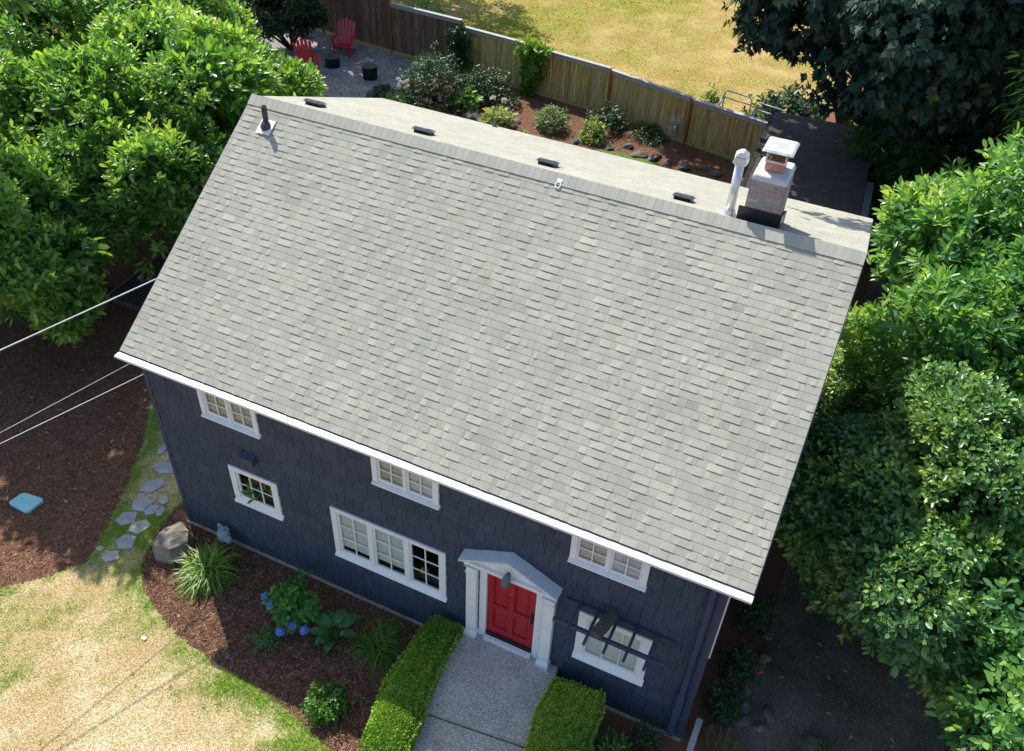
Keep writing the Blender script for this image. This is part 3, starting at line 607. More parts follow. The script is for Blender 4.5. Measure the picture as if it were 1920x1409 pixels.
MB().box(12.184, 12.21, 0.0, 0.05, 2.9, 4.97).obj('corner_strip', M['white'], house)  # thin white upright strip beside the right front corner

# windows
def window(key, sashes, cols, rows, casing, inner, head=True, double_hung=False):
    x0, x1, z0, z1 = WIN[key]; c = casing; sill = 0.075 if key in ('ul', 'um', 'ur') else c
    w = empty('window', '', ''); del w['label'], w['category']; w.parent = house
    yf, yb = -0.055, 0.03
    f = MB(); f.box(x0, x0 + c, yf, yb, z0 + sill, z1).box(x1 - c, x1, yf, yb, z0 + sill, z1)
    f.box(x0 + c, x1 - c, yf, yb, z1 - c * .8, z1)
    f.obj('frame', M['white'], w, bevel=0.004)
    # sloping sill
    s = MB().hexa([(x0 - .015, -0.085, z0 - .02), (x1 + .015, -0.085, z0 - .02), (x1 + .015, 0.03, z0 - .02), (x0 - .015, 0.03, z0 - .02)],
                  [(x0 - .015, -0.085, z0 + .012), (x1 + .015, -0.085, z0 + .012), (x1 + .015, 0.03, z0 + sill), (x0 - .015, 0.03, z0 + sill)])
    s.obj('sill', M['white'], w)
    ia, ib, ja, jb = x0 + c, x1 - c, z0 + sill, z1 - c * .8
    n = len(sashes); mull = 0.11 if n == 3 else 0.05; tot = ib - ia - mull * (n - 1); xa = ia; sm = MB()
    for k, fr in enumerate(sashes):
        xb = xa + tot * fr; sw = 0.042
        sm.box(xa, xa + sw, -0.015, 0.035, ja, jb).box(xb - sw, xb, -0.015, 0.035, ja, jb).box(xa + sw, xb - sw, -0.015, 0.035, ja, ja + sw * 1.3).box(xa + sw, xb - sw, -0.015, 0.035, jb - sw, jb)
        gx0, gx1, gz0, gz1 = xa + sw, xb - sw, ja + sw * 1.3, jb - sw
        for q in range(1, cols): xx = gx0 + (gx1 - gx0) * q / cols; sm.box(xx - .011, xx + .011, -0.008, 0.012, gz0, gz1)
        for q in range(1, rows): zz = gz0 + (gz1 - gz0) * q / rows; sm.box(gx0, gx1, -0.006, 0.010, zz - .011, zz + .011)
        if double_hung: zz = (gz0 + gz1) / 2; sm.box(gx0, gx1, -0.03, 0.02, zz - .03, zz + .03)
        if k < n - 1: sm.box(xb, xb + mull, -0.05, 0.035, ja, jb)
        xa = xb + mull
    sm.obj('sash', M['white'], w)
    mesh_obj('pane', [(ia, 0.014, ja), (ib, 0.014, ja), (ib, 0.014, jb), (ia, 0.014, jb)], [(0, 1, 2, 3)], M['glass'], w)
    return w, (ia, ib, ja, jb)
def blind(w, a, b, z0, z1, m, pitch=0.05, y=0.05, tilt=0.35):
    bl = MB(); z = z1
    while z > z0:
        bl.add([(a, y - .012, z - pitch), (b, y - .012, z - pitch), (b, y + .012, z), (a, y + .012, z), (b, y + .0125, z - pitch), (a, y + .0125, z - pitch)], [(0, 1, 2, 3), (0, 5, 4, 1)], 0.5); z -= pitch
    bl.box(a, b, y + .03, y + .034, z0, z1)
    return bl.obj('blind', m, w)
for key, m in (('ul', 'wood_blind'), ('um', 'wood_blind'), ('ur', 'blind')):
    w, (a, b, c, d) = window(key, [0.5, 0.5], 2, 2, 0.11, m)
    if key == 'um': blind(w, a, (a + b) / 2, c, d, M['wood_blind'], 0.055); blind(w, (a + b) / 2 + .01, b, c, d, M['blind'], 0.055)
    elif key == 'ul': blind(w, a, b, c, d, M['wood_blind'], 0.06)
    else: blind(w, a, (a + b) / 2, c, d, M['wood_blind'], 0.06); blind(w, (a + b) / 2 + .01, b, c, d, M['blind'], 0.05)
w, (a, b, c, d) = window('ll', [1.0], 3, 2, 0.15, 'red')
cu = MB()
for k in range(14):
    xx = a + (b - a) * k / 14; cu.box(xx, xx + (b - a) / 14 - .002, 0.28 + .03 * math.sin(k * 1.9), 0.30 + .03 * math.sin(k * 1.9), c, d)
cu.obj('curtain', M['curtain'], w)
MB().box(a - .05, b + .05, 0.05, 0.27, c - .06, c - .02).obj('inner_sill', M['white'], w)
w, (a, b, c, d) = window('tr', [0.34, 0.34, 0.32], 2, 3, 0.13, 'blind')
t1 = a + (b - a) * .34
blind(w, a + .02, a + .77, c + .16, d, M['blind'], 0.05); blind(w, a + .87, a + 1.66, c + .22, d, M['blind'], 0.05)
MB().box(a, b, 0.13, 0.30, c - .06, c - .02).obj('inner_sill', M['white'], w)
w, (a, b, c, d) = window('lr', [1.0], 3, 2, 0.17, 'blind')
blind(w, a + .02, b - .02, c + .02, d, M['blind'], 0.06)
def potted(name, label, loc, m, n, L, W, r, seed, flower=None):
    p = empty(name, label, 'plant', loc)
    MB().tube([(0, 0, 0), (0, 0, 0.10)], [r * .7, r], 12).obj('pot', M['flue'], p)
    g = np.random.default_rng(seed); P = g.normal(0, r * .8, (n, 3)); P[:, 2] = 0.14 + np.abs(P[:, 2]) * 1.6; A = P * 2 + np.array([[0, 0, .3]])
    V, F, T = leaves(P, A, 4, L, W, seed); np_obj('foliage', V, F, m, p, T)
    if flower: flowerball('flower_head', (0, 0, 0.26), 0.06, flower, p, 30, seed, .04)
potted('houseplant', 'leafy green houseplant inside the lower left window', (2.25, 0.17, 1.79), M['brightleaf'], 34, 0.16, 0.07, 0.12, 41)
potted('houseplant', 'small potted plant with yellow flower in the dark right pane of the triple window', (6.33, 0.2, 1.39), M['brightleaf'], 10, 0.09, 0.04, 0.05, 42, M['yellowflower'])

# front door and its white surround
door = empty('door', '', ''); del door['label'], door['category']; door.parent = house
dx0, dx1, dz0, dz1 = 7.865, 8.90, 0.80, 2.83
db = MB(); db.box(dx0, dx1, 0.045, 0.075, dz0, dz1)
stiles = [(dx0, dx0 + .13), ((dx0 + dx1) / 2 - .06, (dx0 + dx1) / 2 + .06), (dx1 - .13, dx1)]
for a, b in stiles: db.box(a, b, 0.012, 0.045, dz0, dz1)
rails = [(dz0, dz0 + .22), (dz0 + .86, dz0 + 1.0), (dz1 - .15, dz1)]
for (a, b), (c, d) in ((stiles[0], stiles[1]), (stiles[1], stiles[2])):
    for e, f in rails: db.box(b, c, 0.013, 0.045, e, f)
    for (e, f), (gg, h) in ((rails[0], rails[1]), (rails[1], rails[2])):   # raised panels with a bevelled edge
        A = [(b + .02, 0.046, f + .02), (c - .02, 0.046, f + .02), (c - .02, 0.046, gg - .02), (b + .02, 0.046, gg - .02)]
        B = [(b + .065, 0.024, f + .065), (c - .065, 0.024, f + .065), (c - .065, 0.024, gg - .065), (b + .065, 0.024, gg - .065)]
        db.add(A + B, [(4, 5, 6, 7), (0, 1, 5, 4), (1, 2, 6, 5), (2, 3, 7, 6), (3, 0, 4, 7)])
db.obj('door_leaf', M['red'], door)
MB().tube([(dx1 - .065, 0.012, 1.72), (dx1 - .065, -0.045, 1.74), (dx1 - .065, -0.045, 1.95), (dx1 - .065, 0.012, 1.97)], 0.014, 8).box(dx1 - .09, dx1 - .04, -0.002, 0.011, 1.68, 2.02).obj('handle', M['black_metal'], door, smooth=False)
MB().tube([(8.38, 0.012, 2.35), (8.38, 0.004, 2.35)], 0.016, 10).obj('peephole', M['galv'], door)
MB().box(dx0 - .004, dx1 + .004, -0.03, 0.075, 0.737, 0.797).obj('threshold', M['black_metal'], door)
su = empty('door_surround', '', ''); del su['label'], su['category']; su.parent = house
jb = MB().box(7.71, dx0 - .005, -0.04, 0.075, 0.62, 3.0).box(dx1 + .005, 9.05, -0.04, 0.075, 0.62, 3.0).box(dx0 - .005, dx1 + .005, -0.04, 0.075, dz1 + .005, 3.0).box(dx0 - .005, dx1 + .005, -0.13, -0.045, 0.62, 0.735)
jb.obj('door_frame', M['white'], su, bevel=0.004)
for xa in (7.43, 9.055):
    p = MB(); p.box(xa + .03, xa + .25, -0.14, -0.019, 0.80, 2.86); p.box(xa, xa + .28, -0.20, -0.019, 0.622, 0.72)
    p.hexa([(xa, -0.20, .722), (xa + .28, -0.20, .722), (xa + .28, -0.019, .722), (xa, -0.019, .722)], [(xa + .025, -0.15, .798), (xa + .255, -0.15, .798), (xa + .255, -0.019, .798), (xa + .025, -0.019, .798)])
    p.box(xa + .015, xa + .265, -0.165, -0.019, 2.70, 2.74)
    p.hexa([(xa + .03, -0.145, 2.862), (xa + .25, -0.145, 2.862), (xa + .25, -0.019, 2.862), (xa + .03, -0.019, 2.862)], [(xa, -0.20, 2.95), (xa + .28, -0.20, 2.95), (xa + .28, -0.019, 2.95), (xa, -0.019, 2.95)])
    p.obj('pilaster', M['white'], su, bevel=0.005)
pd = MB(); pd.box(7.43, 9.335, -0.19, -0.019, 3.002, 3.10)
pd.box(7.40, 9.365, -0.23, -0.019, 3.102, 3.15)
pd.add([(7.45, -0.17, 3.152), (9.31, -0.17, 3.152), (8.385, -0.17, 3.60), (7.45, -0.02, 3.152), (9.31, -0.02, 3.152), (8.385, -0.02, 3.60)], [(0, 1, 2), (5, 4, 3), (0, 2, 5, 3), (1, 4, 5, 2), (0, 3, 4, 1)])
pd.obj('pediment', M['white'], su)
pr = MB()
for sx, xe in ((-1, 7.37), (1, 9.39)):
    pr.hexa([(xe, -0.30, 3.16), (8.38, -0.30, 3.63), (8.38, -0.018, 3.63), (xe, -0.018, 3.16)][::sx], [(xe, -0.30, 3.215), (8.38, -0.30, 3.69), (8.38, -0.018, 3.69), (xe, -0.018, 3.215)][::sx])
pr.obj('pediment_roof', M['pedroof'], su)
lamp = empty('porch_light', '', ''); del lamp['label'], lamp['category']; lamp.parent = house
MB().tube([(8.39, -0.171, 3.33), (8.39, -0.215, 3.33)], [0.065, 0.05], 14).obj('lamp_base', M['white'], lamp, smooth=False)
MB().tube([(8.39, -0.214, 3.33), (8.39, -0.27, 3.29), (8.38, -0.32, 3.20), (8.37, -0.34, 3.08), (8.37, -0.345, 3.03)], [0.03, 0.06, 0.085, 0.085, 0.05], 14).obj('lamp_head', M['vent_grey'], lamp, smooth=True)
MB().box(2.22, 2.56, -0.16, -0.02, 3.22, 3.40).hexa([(2.20, -0.19, 3.40), (2.58, -0.19, 3.40), (2.58, -0.02, 3.40), (2.20, -0.02, 3.40)], [(2.20, -0.19, 3.42), (2.58, -0.19, 3.42), (2.58, -0.02, 3.46), (2.20, -0.02, 3.46)]).obj('wall_light', M['navy_paint'], house, bevel=0.008)
cv = MB().box(3.13, 3.60, -0.03, -0.018, 0.24, 0.42)
for k in range(4): cv.box(3.15, 3.58, -0.038, -0.03, 0.26 + k * .04, 0.275 + k * .04)
cv.obj('crawlspace_vent', M['navy_paint'], house)
# trellis over the lower right window
tl = empty('window_trellis', '', ''); del tl['label'], tl['category']; tl.parent = house
MB().box(9.49, 11.57, -0.085, -0.02, 2.93, 3.06).obj('ledger', M['navy_paint'], tl, bevel=0.006)
MB().box(9.42, 11.56, -0.535, -0.48, 2.90, 3.0).obj('front_beam', M['navy_paint'], tl, bevel=0.006)
for x in (9.77, 10.13, 10.50, 10.87, 11.24):
    MB().hexa([(x - .025, -0.84, 3.04), (x + .025, -0.84, 3.04), (x + .025, -0.02, 3.002), (x - .025, -0.02, 3.002)], [(x - .025, -0.84, 3.085), (x + .025, -0.84, 3.085), (x + .025, -0.02, 3.10), (x - .025, -0.02, 3.10)]).obj('rafter', M['navy_paint'], tl)
    
bx = empty('olive_box', 'dark olive weathered box lying across the navy window trellis', 'box', (10.33, -0.42, 3.15), rz=R(-14))
MB().box(-.13, .13, -.30, .30, 0.0, .13).obj('body', M['olive'], bx, bevel=0.02)
MB().hexa([(-.15, -.33, .131), (.15, -.33, .131), (.15, .33, .131), (-.15, .33, .131)], [(-.06, -.33, .20), (.06, -.33, .20), (.06, .33, .20), (-.06, .33, .20)]).obj('lid', M['olive'], bx, bevel=0.015)
bx.scale = (.82, .9, .85); bx.rotation_euler = (R(-3), R(10), R(-14))

# chimney
ch = empty('chimney', '', ''); del ch['label'], ch['category']; ch.parent = house; ch.location = (-0.01, 0.08, -0.045)
bs = MB(); bs_m = MB(); cx0, cx1, cy0, cy1 = 10.30, 10.92, 5.16, 5.98; zz = 8.30; bh = 0.064; k = 0
bs_m.box(cx0 + .008, cx1 - .008, cy0 + .008, cy1 - .008, 8.0, 9.33)
rb = random.Random(2)
while zz < 9.32:
    for face in range(4):
        ln = (cx1 - cx0) if face % 2 == 0 else (cy1 - cy0); p = -0.1 * (k % 2)
        while p < ln - .001:
            q = min(p + 0.195, ln); a = max(p, 0); t = min(1, max(0, rb.betavariate(2, 2) * .72)) if rb.random() < .85 or face else 0.95
            if q - a > 0.02:
                if face == 0: bs.box(cx0 + a, cx0 + q, cy0, cy0 + .007, zz, zz + bh, t)
                elif face == 2: bs.box(cx0 + a, cx0 + q, cy1 - .007, cy1, zz, zz + bh, t)
                elif face == 1: bs.box(cx1 - .007, cx1, cy0 + a, cy0 + q, zz, zz + bh, t)
                else: bs.box(cx0, cx0 + .007, cy0 + a, cy0 + q, zz, zz + bh, t)
            p = q + 0.012
    zz += bh + 0.012; k += 1
bs.obj('brickwork', M['brick'], ch); bs_m.obj('mortar', M['mortar'], ch)
MB().hexa([(cx0 - .015, cy0 - .015, 9.33), (cx1 + .015, cy0 - .015, 9.33), (cx1 + .015, cy1 + .015, 9.33), (cx0 - .015, cy1 + .015, 9.33)], [(cx0 + .03, cy0 + .03, 9.43), (cx1 - .03, cy0 + .03, 9.43), (cx1 - .03, cy1 - .03, 9.43), (cx0 + .03, cy1 - .03, 9.43)]).obj('chimney_crown', M['mortar'], ch, bevel=0.02)
MB().box(10.44, 10.78, 5.40, 5.74, 9.431, 9.60).obj('flue_liner', M['flue'], ch, bevel=0.03)
cap = MB()
cap.box(10.43, 10.79, 5.39, 5.41, 9.601, 9.64).box(10.43, 10.79, 5.73, 5.75, 9.601, 9.64).box(10.43, 10.45, 5.41, 5.73, 9.601, 9.64).box(10.77, 10.79, 5.41, 5.73, 9.601, 9.64)
for x in (10.43, 10.765): 
    for y in (5.39, 5.725): cap.box(x, x + .025, y, y + .025, 9.641, 9.84)
cap.obj('cap_base', M['galv'], ch)
mesh = MB()
for k in range(11):
    x = 10.46 + k * .03; 
    for s in (-1, 1):
        for y in (5.40, 5.74): mesh.bar((x, y, 9.645), (x + s * .07, y, 9.835), 0.006, 0.006)
for k in range(10):
    y = 5.43 + k * .03
    for s in (-1, 1):
        for x in (10.44, 10.78): mesh.bar((x, y, 9.645), (x, y + s * .06, 9.835), 0.006, 0.006)
mesh.obj('cap_screen', M['black_metal'], ch)
X0, X1, Y0, Y1 = 10.345, 10.90, 5.27, 5.90
MB().hexa([(X0, Y0, 9.83), (X1, Y0, 9.83), (X1, Y1, 9.83), (X0, Y1, 9.83)], [(X0 + .05, Y0 + .05, 9.875), (X1 - .05, Y0 + .05, 9.875), (X1 - .05, Y1 - .05, 9.875), (X0 + .05, Y1 - .05, 9.875)]).obj('cap_lid', M['galv_dirty'], ch, bevel=0.012)
fl = MB().box(10.20, 10.98, 5.135, 5.155, 8.40, 8.79).box(10.21, 10.296, 5.156, 5.17, 8.3, 8.78)
fl.hexa([(10.926, 5.156, 8.3), (10.97, 5.156, 8.3), (10.97, 6.05, 8.0), (10.926, 6.05, 8.0)], [(10.926, 5.156, 8.75), (10.97, 5.156, 8.75), (10.97, 6.05, 8.42), (10.926, 6.05, 8.42)])
fl.obj('flashing', M['black_metal'], ch)
# white flue pipe beside the chimney
vp = empty('flue_pipe', '', ''); del vp['label'], vp['category']; vp.parent = house; vp.location = (-0.06, 0.38, -0.14)
px, py = 10.08, 5.02
MB().tube([(px, py, 8.45), (px, py, 9.56)], 0.082, 18).obj('pipe', M['galv'], vp, smooth=True)
MB().hexa([(px - .16, py - .17, 8.56), (px + .16, py - .17, 8.56), (px + .16, py + .17, 8.50), (px - .16, py + .17, 8.50)], [(px - .15, py - .16, 8.60), (px + .15, py - .16, 8.60), (px + .15, py + .16, 8.545), (px - .15, py + .16, 8.545)]).tube([(px, py, 8.58), (px, py, 8.68)], [0.13, 0.088], 18).obj('pipe_flashing', M['galv'], vp)
h = MB().tube([(px, py, 9.561), (px, py, 9.60)], 0.105, 18)
h.hexa([(px - .13, py - .11, 9.61), (px + .13, py - .11, 9.61), (px + .13, py + .11, 9.61), (px - .13, py + .11, 9.61)], [(px - .10, py - .09, 9.72), (px + .10, py - .09, 9.72), (px + .12, py + .10, 9.74), (px - .12, py + .10, 9.74)])
h.hexa([(px - .11, py - .10, 9.735), (px + .11, py - .10, 9.735), (px + .13, py + .11, 9.75), (px - .13, py + .11, 9.75)], [(px - .03, py - .08, 9.83), (px + .03, py - .08, 9.83), (px + .03, py + .09, 9.83), (px - .03, py + .09, 9.83)])
h.obj('pipe_cap', M['galv'], vp, bevel=0.008)
# plumbing vent at the left of the ridge
pv = empty('vent_pipe', '', ''); del pv['label'], pv['category']; pv.parent = house
qx, qy = 0.345, 4.42; qz = EZ + (qy - EY) * (RZ - EZ) / (RY - EY)
ring = []
pvm = MB(); n = 18
for (rad, z) in ((0.058, -0.1), (0.058, 0.47), (0.046, 0.47), (0.046, 0.25)): ring.append([(qx + rad * math.cos(2 * math.pi * k / n), qy + rad * math.sin(2 * math.pi * k / n), qz + z) for k in range(n)])
pvm.add(sum(ring, []), [(i * n + k, i * n + (k + 1) % n, (i + 1) * n + (k + 1) % n, (i + 1) * n + k) for i in range(3) for k in range(n)])
pvm.obj('pipe', M['pipe_black'], pv, smooth=False)
vd = vf.normalized()
MB().tube([Vector((qx, qy, qz)) + nf * .01, Vector((qx, qy, qz)) + nf * .05, Vector((qx, qy, qz)) + nf * .05 + Vector((0, 0, .10))], [0.125, 0.115, 0.066], 20).obj('pipe_boot', M['pipe_black'], pv, smooth=True)
c0 = Vector((qx, qy, qz)) + nf * .032
pf = [c0 + Vector((-.17, 0, 0)) - vd * .19, c0 + Vector((.17, 0, 0)) - vd * .19, c0 + Vector((.17, 0, 0)) + vd * .16, c0 + Vector((-.17, 0, 0)) + vd * .16]
MB().hexa(pf, [p + nf * .005 for p in pf]).obj('pipe_flashing', M['white'], pv)
# four low box vents on the back slope
zb_at = lambda y: RZ - (y - RY) * (RZ - BZ) / (BY - RY)
sb = (RZ - BZ) / (BY - RY)
for vx in (0.63, 3.36, 6.22, 9.06):
    v = empty('roof_vent', '', ''); del v['label'], v['category']; v.parent = house
    y0, y1 = 5.62, 5.98; a, b = vx - .21, vx + .21
    MB().hexa([(a + .04, y0 + .04, zb_at(y0 + .04)), (b - .04, y0 + .04, zb_at(y0 + .04)), (b - .04, y1 - .04, zb_at(y1 - .04)), (a + .04, y1 - .04, zb_at(y1 - .04))],
              [(a + .04, y0 + .04, zb_at(y0) + .07), (b - .04, y0 + .04, zb_at(y0) + .07), (b - .04, y1 - .04, zb_at(y1) + .07), (a + .04, y1 - .04, zb_at(y1) + .07)]).obj('vent_base', M['black_metal'], v)
    lo = [(a, y0, zb_at(y0) + .075), (b, y0, zb_at(y0) + .075), (b, y1, zb_at(y1) + .075), (a, y1, zb_at(y1) + .075)]
    hi = [(a + .06, y0 + .05, zb_at(y0) + .135), (b - .06, y0 + .05, zb_at(y0) + .135), (b - .06, y1 - .05, zb_at(y1) + .135), (a + .06, y1 - .05, zb_at(y1) + .135)]
    MB().hexa(lo, hi).obj('vent_hood', M['vent_grey'], v, bevel=0.012)
MB().tube([(3.08, 9.85, 6.55), (3.08, 9.85, 6.92)], 0.03, 10).tube([(3.08, 9.85, 6.64), (3.08, 9.85, 6.72)], [0.10, 0.04], 12).obj('vent_stub', M['vent_grey'], house)
ra = MB(); c0 = Vector((6.87, 4.75, 8.465)) + nf * .03; pts = [c0 + Vector((math.cos(t) * .05, 0, 0)) + vd * math.sin(t) * .06 for t in np.linspace(0, 6.28, 17)]
ra.tube(pts, 0.012, 8, cap=False); q4 = [c0 + Vector((-.05, 0, 0)) + vd * .07, c0 + Vector((.05, 0, 0)) + vd * .07, c0 + Vector((.05, 0, 0)) + vd * .13, c0 + Vector((-.05, 0, 0)) + vd * .13]
ra.hexa([p - nf * .02 for p in q4], [p + nf * .012 for p in q4]); ra.obj('roof_anchor', M['white'], house, smooth=False)

# overhead service cables on the left gable
for (p, q, rad, lab) in (((0.0, 2.74, 6.04), (-11.9, -28.0, 4.2), 0.014, 'thick pale overhead cable running highest, meeting the roof edge'),
                         ((0.0, 3.66, 4.27), (-7.0, -27.2, 5.2), 0.005, 'thinnest overhead wire, between the two thicker cables'),
                         ((0.0, 2.48, 3.95), (-7.7, -27.5, 6.1), 0.008, 'pale overhead cable running lowest, meeting the wall corner under the gutter')):
    tag(MB().tube(arcpts(p, q, 24, 0.03), rad, 8).obj('power_cable', M['cable'], smooth=True), lab, 'cable', 'overhead cables to the house')

# ------------------------------------------------------------------ garage behind on the right
ga = empty('garage', 'low outbuilding with dark brown shingle roof behind the house under the maple', 'garage', (8.29, 23.1, 0), rz=R(3.2))
shingle_slope('roof', (0, -10.5, 2.98), (1, 0, 0), (0.0, 10.5, 0.05), 3.6, 10.5, 0.145, M['brownroof'], ga, 8, 0.003, 0.003)
MB().box(0.01, 3.59, -10.5, 0.0, 2.80, 2.975).obj('roof_deck', M['deck'], ga)
MB().box(0.25, 3.35, -10.3, -0.25, 0, 2.79).obj('wall', M['navy_dark'], ga)
MB().box(-0.13, -0.005, -10.5, 0.0, 2.86, 3.03).obj('gutter', M['stump'], ga)
MB().box(3.61, 3.85, -10.5, -4.0, 2.90, 2.99).obj('edge_board', M['vent_grey'], ga)

# ------------------------------------------------------------------ back fence
FENCE = [((-26.5, 29.3), (-10.78, 27.3), 2.75, 'old'), ((-10.78, 27.3), (-6.75, 27.0), 2.38, 'old'), ((-6.75, 27.0), (-2.95, 26.58), 2.12, 'new'), ((-2.95, 26.58), (0.86, 26.06), 2.06, 'new'), ((0.86, 26.06), (4.72, 25.05), 2.0, 'new'), ((4.72, 25.05), (8.3, 24.3), 1.95, 'new')]
fe = empty('wooden_fence', 'tall wooden plank fence with flat cap rail stepping down behind the house', 'fence', (0, 26, 0))
rf = random.Random(4)
for i, ((xa, ya), (xb, yb), hgt, kind) in enumerate(FENCE):
    ln = math.hypot(xb - xa, yb - ya); ux, uy = (xb - xa) / ln, (yb - ya) / ln; pn = MB(); s = 0.06
    F3 = lambda s, off, z: (xa + ux * s + uy * off, ya + uy * s - ux * off - 26, z)
    while s < ln - 0.08:
        w = min(0.14, ln - .07 - s); o = rf.uniform(0, .006); gapw = rf.choice([0.004, 0.006, 0.012])
        pn.hexa([F3(s, .0 + o, .08), F3(s + w - gapw, .0 + o, .08), F3(s + w - gapw, -.02 + o, .08), F3(s, -.02 + o, .08)][::-1], [F3(s, .0 + o, hgt - .1), F3(s + w - gapw, .0 + o, hgt - .1), F3(s + w - gapw, -.02 + o, hgt - .1), F3(s, -.02 + o, hgt - .1)][::-1], rf.random()); s += w
    pn.obj('panel', M['fence' if kind == 'new' else 'fence_old'], fe)
    cp = MB(); cp.hexa([F3(0.05, .10, hgt), F3(ln - .05, .10, hgt), F3(ln - .05, -.10, hgt), F3(0.05, -.10, hgt)], [F3(0.05, .10, hgt + .04), F3(ln - .05, .10, hgt + .04), F3(ln - .05, -.10, hgt + .04), F3(0.05, -.10, hgt + .04)])
    cp.hexa([F3(0.05, .045, hgt - .16), F3(ln - .05, .045, hgt - .16), F3(ln - .05, .015, hgt - .16), F3(0.05, .015, hgt - .16)], [F3(0.05, .045, hgt - .002), F3(ln - .05, .045, hgt - .002), F3(ln - .05, .015, hgt - .002), F3(0.05, .015, hgt - .002)])
    cp.obj('cap_rail', M['fence_cap'], fe)
    bt = MB(); bt.hexa([F3(0.05, .05, .02), F3(ln - .05, .05, .02), F3(ln - .05, .015, .02), F3(0.05, .015, .02)], [F3(0.05, .05, .16), F3(ln - .05, .05, .16), F3(ln - .05, .015, .16), F3(0.05, .015, .16)])
    bt.obj('kick_board', M['fence'], fe)
    if i: 
        hp = FENCE[i - 1][2] - 0.02
        q = MB().hexa([F3(-.05, .07, 0), F3(.05, .07, 0), F3(.05, -.06, 0), F3(-.05, -.06, 0)], [F3(-.05, .07, hp), F3(.05, .07, hp), F3(.05, -.06, hp), F3(-.05, -.06, hp)]); q.obj('post', M['fence_post'], fe)

# ------------------------------------------------------------------ trees and tall shrubs
LG = 'laurels along the left side'
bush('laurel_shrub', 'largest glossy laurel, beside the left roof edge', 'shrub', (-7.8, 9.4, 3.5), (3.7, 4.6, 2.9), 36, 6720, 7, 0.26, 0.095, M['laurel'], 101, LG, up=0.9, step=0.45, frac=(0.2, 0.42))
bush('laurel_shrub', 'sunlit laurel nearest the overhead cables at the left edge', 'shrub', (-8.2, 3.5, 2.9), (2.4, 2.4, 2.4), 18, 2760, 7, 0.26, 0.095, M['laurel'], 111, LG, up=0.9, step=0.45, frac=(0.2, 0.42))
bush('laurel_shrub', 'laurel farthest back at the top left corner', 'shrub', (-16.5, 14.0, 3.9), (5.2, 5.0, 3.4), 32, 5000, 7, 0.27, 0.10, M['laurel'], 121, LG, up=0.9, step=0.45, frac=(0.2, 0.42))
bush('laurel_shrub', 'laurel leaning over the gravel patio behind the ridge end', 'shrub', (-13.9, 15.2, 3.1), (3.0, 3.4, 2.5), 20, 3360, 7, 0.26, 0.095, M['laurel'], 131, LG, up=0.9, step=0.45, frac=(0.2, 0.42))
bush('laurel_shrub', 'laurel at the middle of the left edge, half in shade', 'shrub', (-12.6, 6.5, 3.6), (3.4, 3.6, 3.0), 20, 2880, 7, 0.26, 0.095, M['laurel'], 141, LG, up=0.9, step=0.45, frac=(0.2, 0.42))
bush('shade_tree', 'tall tree outside the left edge whose crown shades the mulch', 'tree', (-9.0, 5.0, 9.7), (2.3, 2.0, 1.4), 16, 1500, 7, 0.25, 0.11, M['laurel'], 146, None, trunk_r=.2, base=(-12.5, 5.0, 0))
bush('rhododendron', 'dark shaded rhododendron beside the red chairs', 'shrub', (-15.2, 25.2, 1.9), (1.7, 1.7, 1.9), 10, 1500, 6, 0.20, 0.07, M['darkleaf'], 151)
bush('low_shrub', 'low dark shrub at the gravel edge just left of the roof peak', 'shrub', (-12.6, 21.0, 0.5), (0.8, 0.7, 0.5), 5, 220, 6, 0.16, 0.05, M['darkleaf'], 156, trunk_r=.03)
RG = 'tall evergreens along the right side'
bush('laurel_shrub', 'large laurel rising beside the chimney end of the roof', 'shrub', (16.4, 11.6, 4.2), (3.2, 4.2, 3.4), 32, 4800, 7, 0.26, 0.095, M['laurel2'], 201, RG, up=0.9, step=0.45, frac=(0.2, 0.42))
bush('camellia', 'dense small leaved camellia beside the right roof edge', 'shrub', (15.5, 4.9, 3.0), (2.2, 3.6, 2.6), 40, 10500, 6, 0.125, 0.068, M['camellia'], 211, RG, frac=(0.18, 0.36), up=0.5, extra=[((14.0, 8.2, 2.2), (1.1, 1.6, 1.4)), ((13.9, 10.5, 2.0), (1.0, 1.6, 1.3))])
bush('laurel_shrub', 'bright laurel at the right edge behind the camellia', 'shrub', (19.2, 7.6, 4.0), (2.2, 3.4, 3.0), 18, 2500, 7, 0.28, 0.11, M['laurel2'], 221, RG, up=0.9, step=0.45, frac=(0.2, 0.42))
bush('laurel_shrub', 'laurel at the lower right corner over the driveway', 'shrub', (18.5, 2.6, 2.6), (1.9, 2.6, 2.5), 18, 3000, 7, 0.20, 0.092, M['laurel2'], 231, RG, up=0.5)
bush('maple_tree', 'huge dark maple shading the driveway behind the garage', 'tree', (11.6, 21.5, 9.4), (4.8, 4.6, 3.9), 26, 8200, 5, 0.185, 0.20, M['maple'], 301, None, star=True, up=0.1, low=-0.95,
     extra=[((7.8, 21.6, 6.9), (1.5, 1.5, 1.5)), ((9.0, 23.0, 6.4), (1.6, 1.5, 1.2)), ((13.5, 20.5, 6.5), (2.4, 2.2, 1.7)), ((11.0, 20.0, 6.2), (1.7, 1.4, 1.2)), ((9.5, 10.3, 11.3), (1.0, 0.9, 0.4)), ((5.6, 25.5, 8.6), (2.0, 1.6, 1.5)), ((1.0, 27.9, 8.6), (2.8, 1.7, 0.9))],  # last clumps out of view, added to shade roof corner and back bed
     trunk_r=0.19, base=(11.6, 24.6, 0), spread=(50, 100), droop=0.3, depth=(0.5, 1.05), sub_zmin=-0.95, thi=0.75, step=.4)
bush('cedar_tree', 'feathery bright green cedar at the top right corner', 'tree', (18.3, 15.6, 6.2), (1.9, 2.0, 5.2), 30, 4200, 14, 0.26, 0.03, M['cedar'], 311, None, up=-0.2, low=-0.9, spread=(10, 55), droop=0.3, frac=(0.3, 0.45), trunk_r=.2)
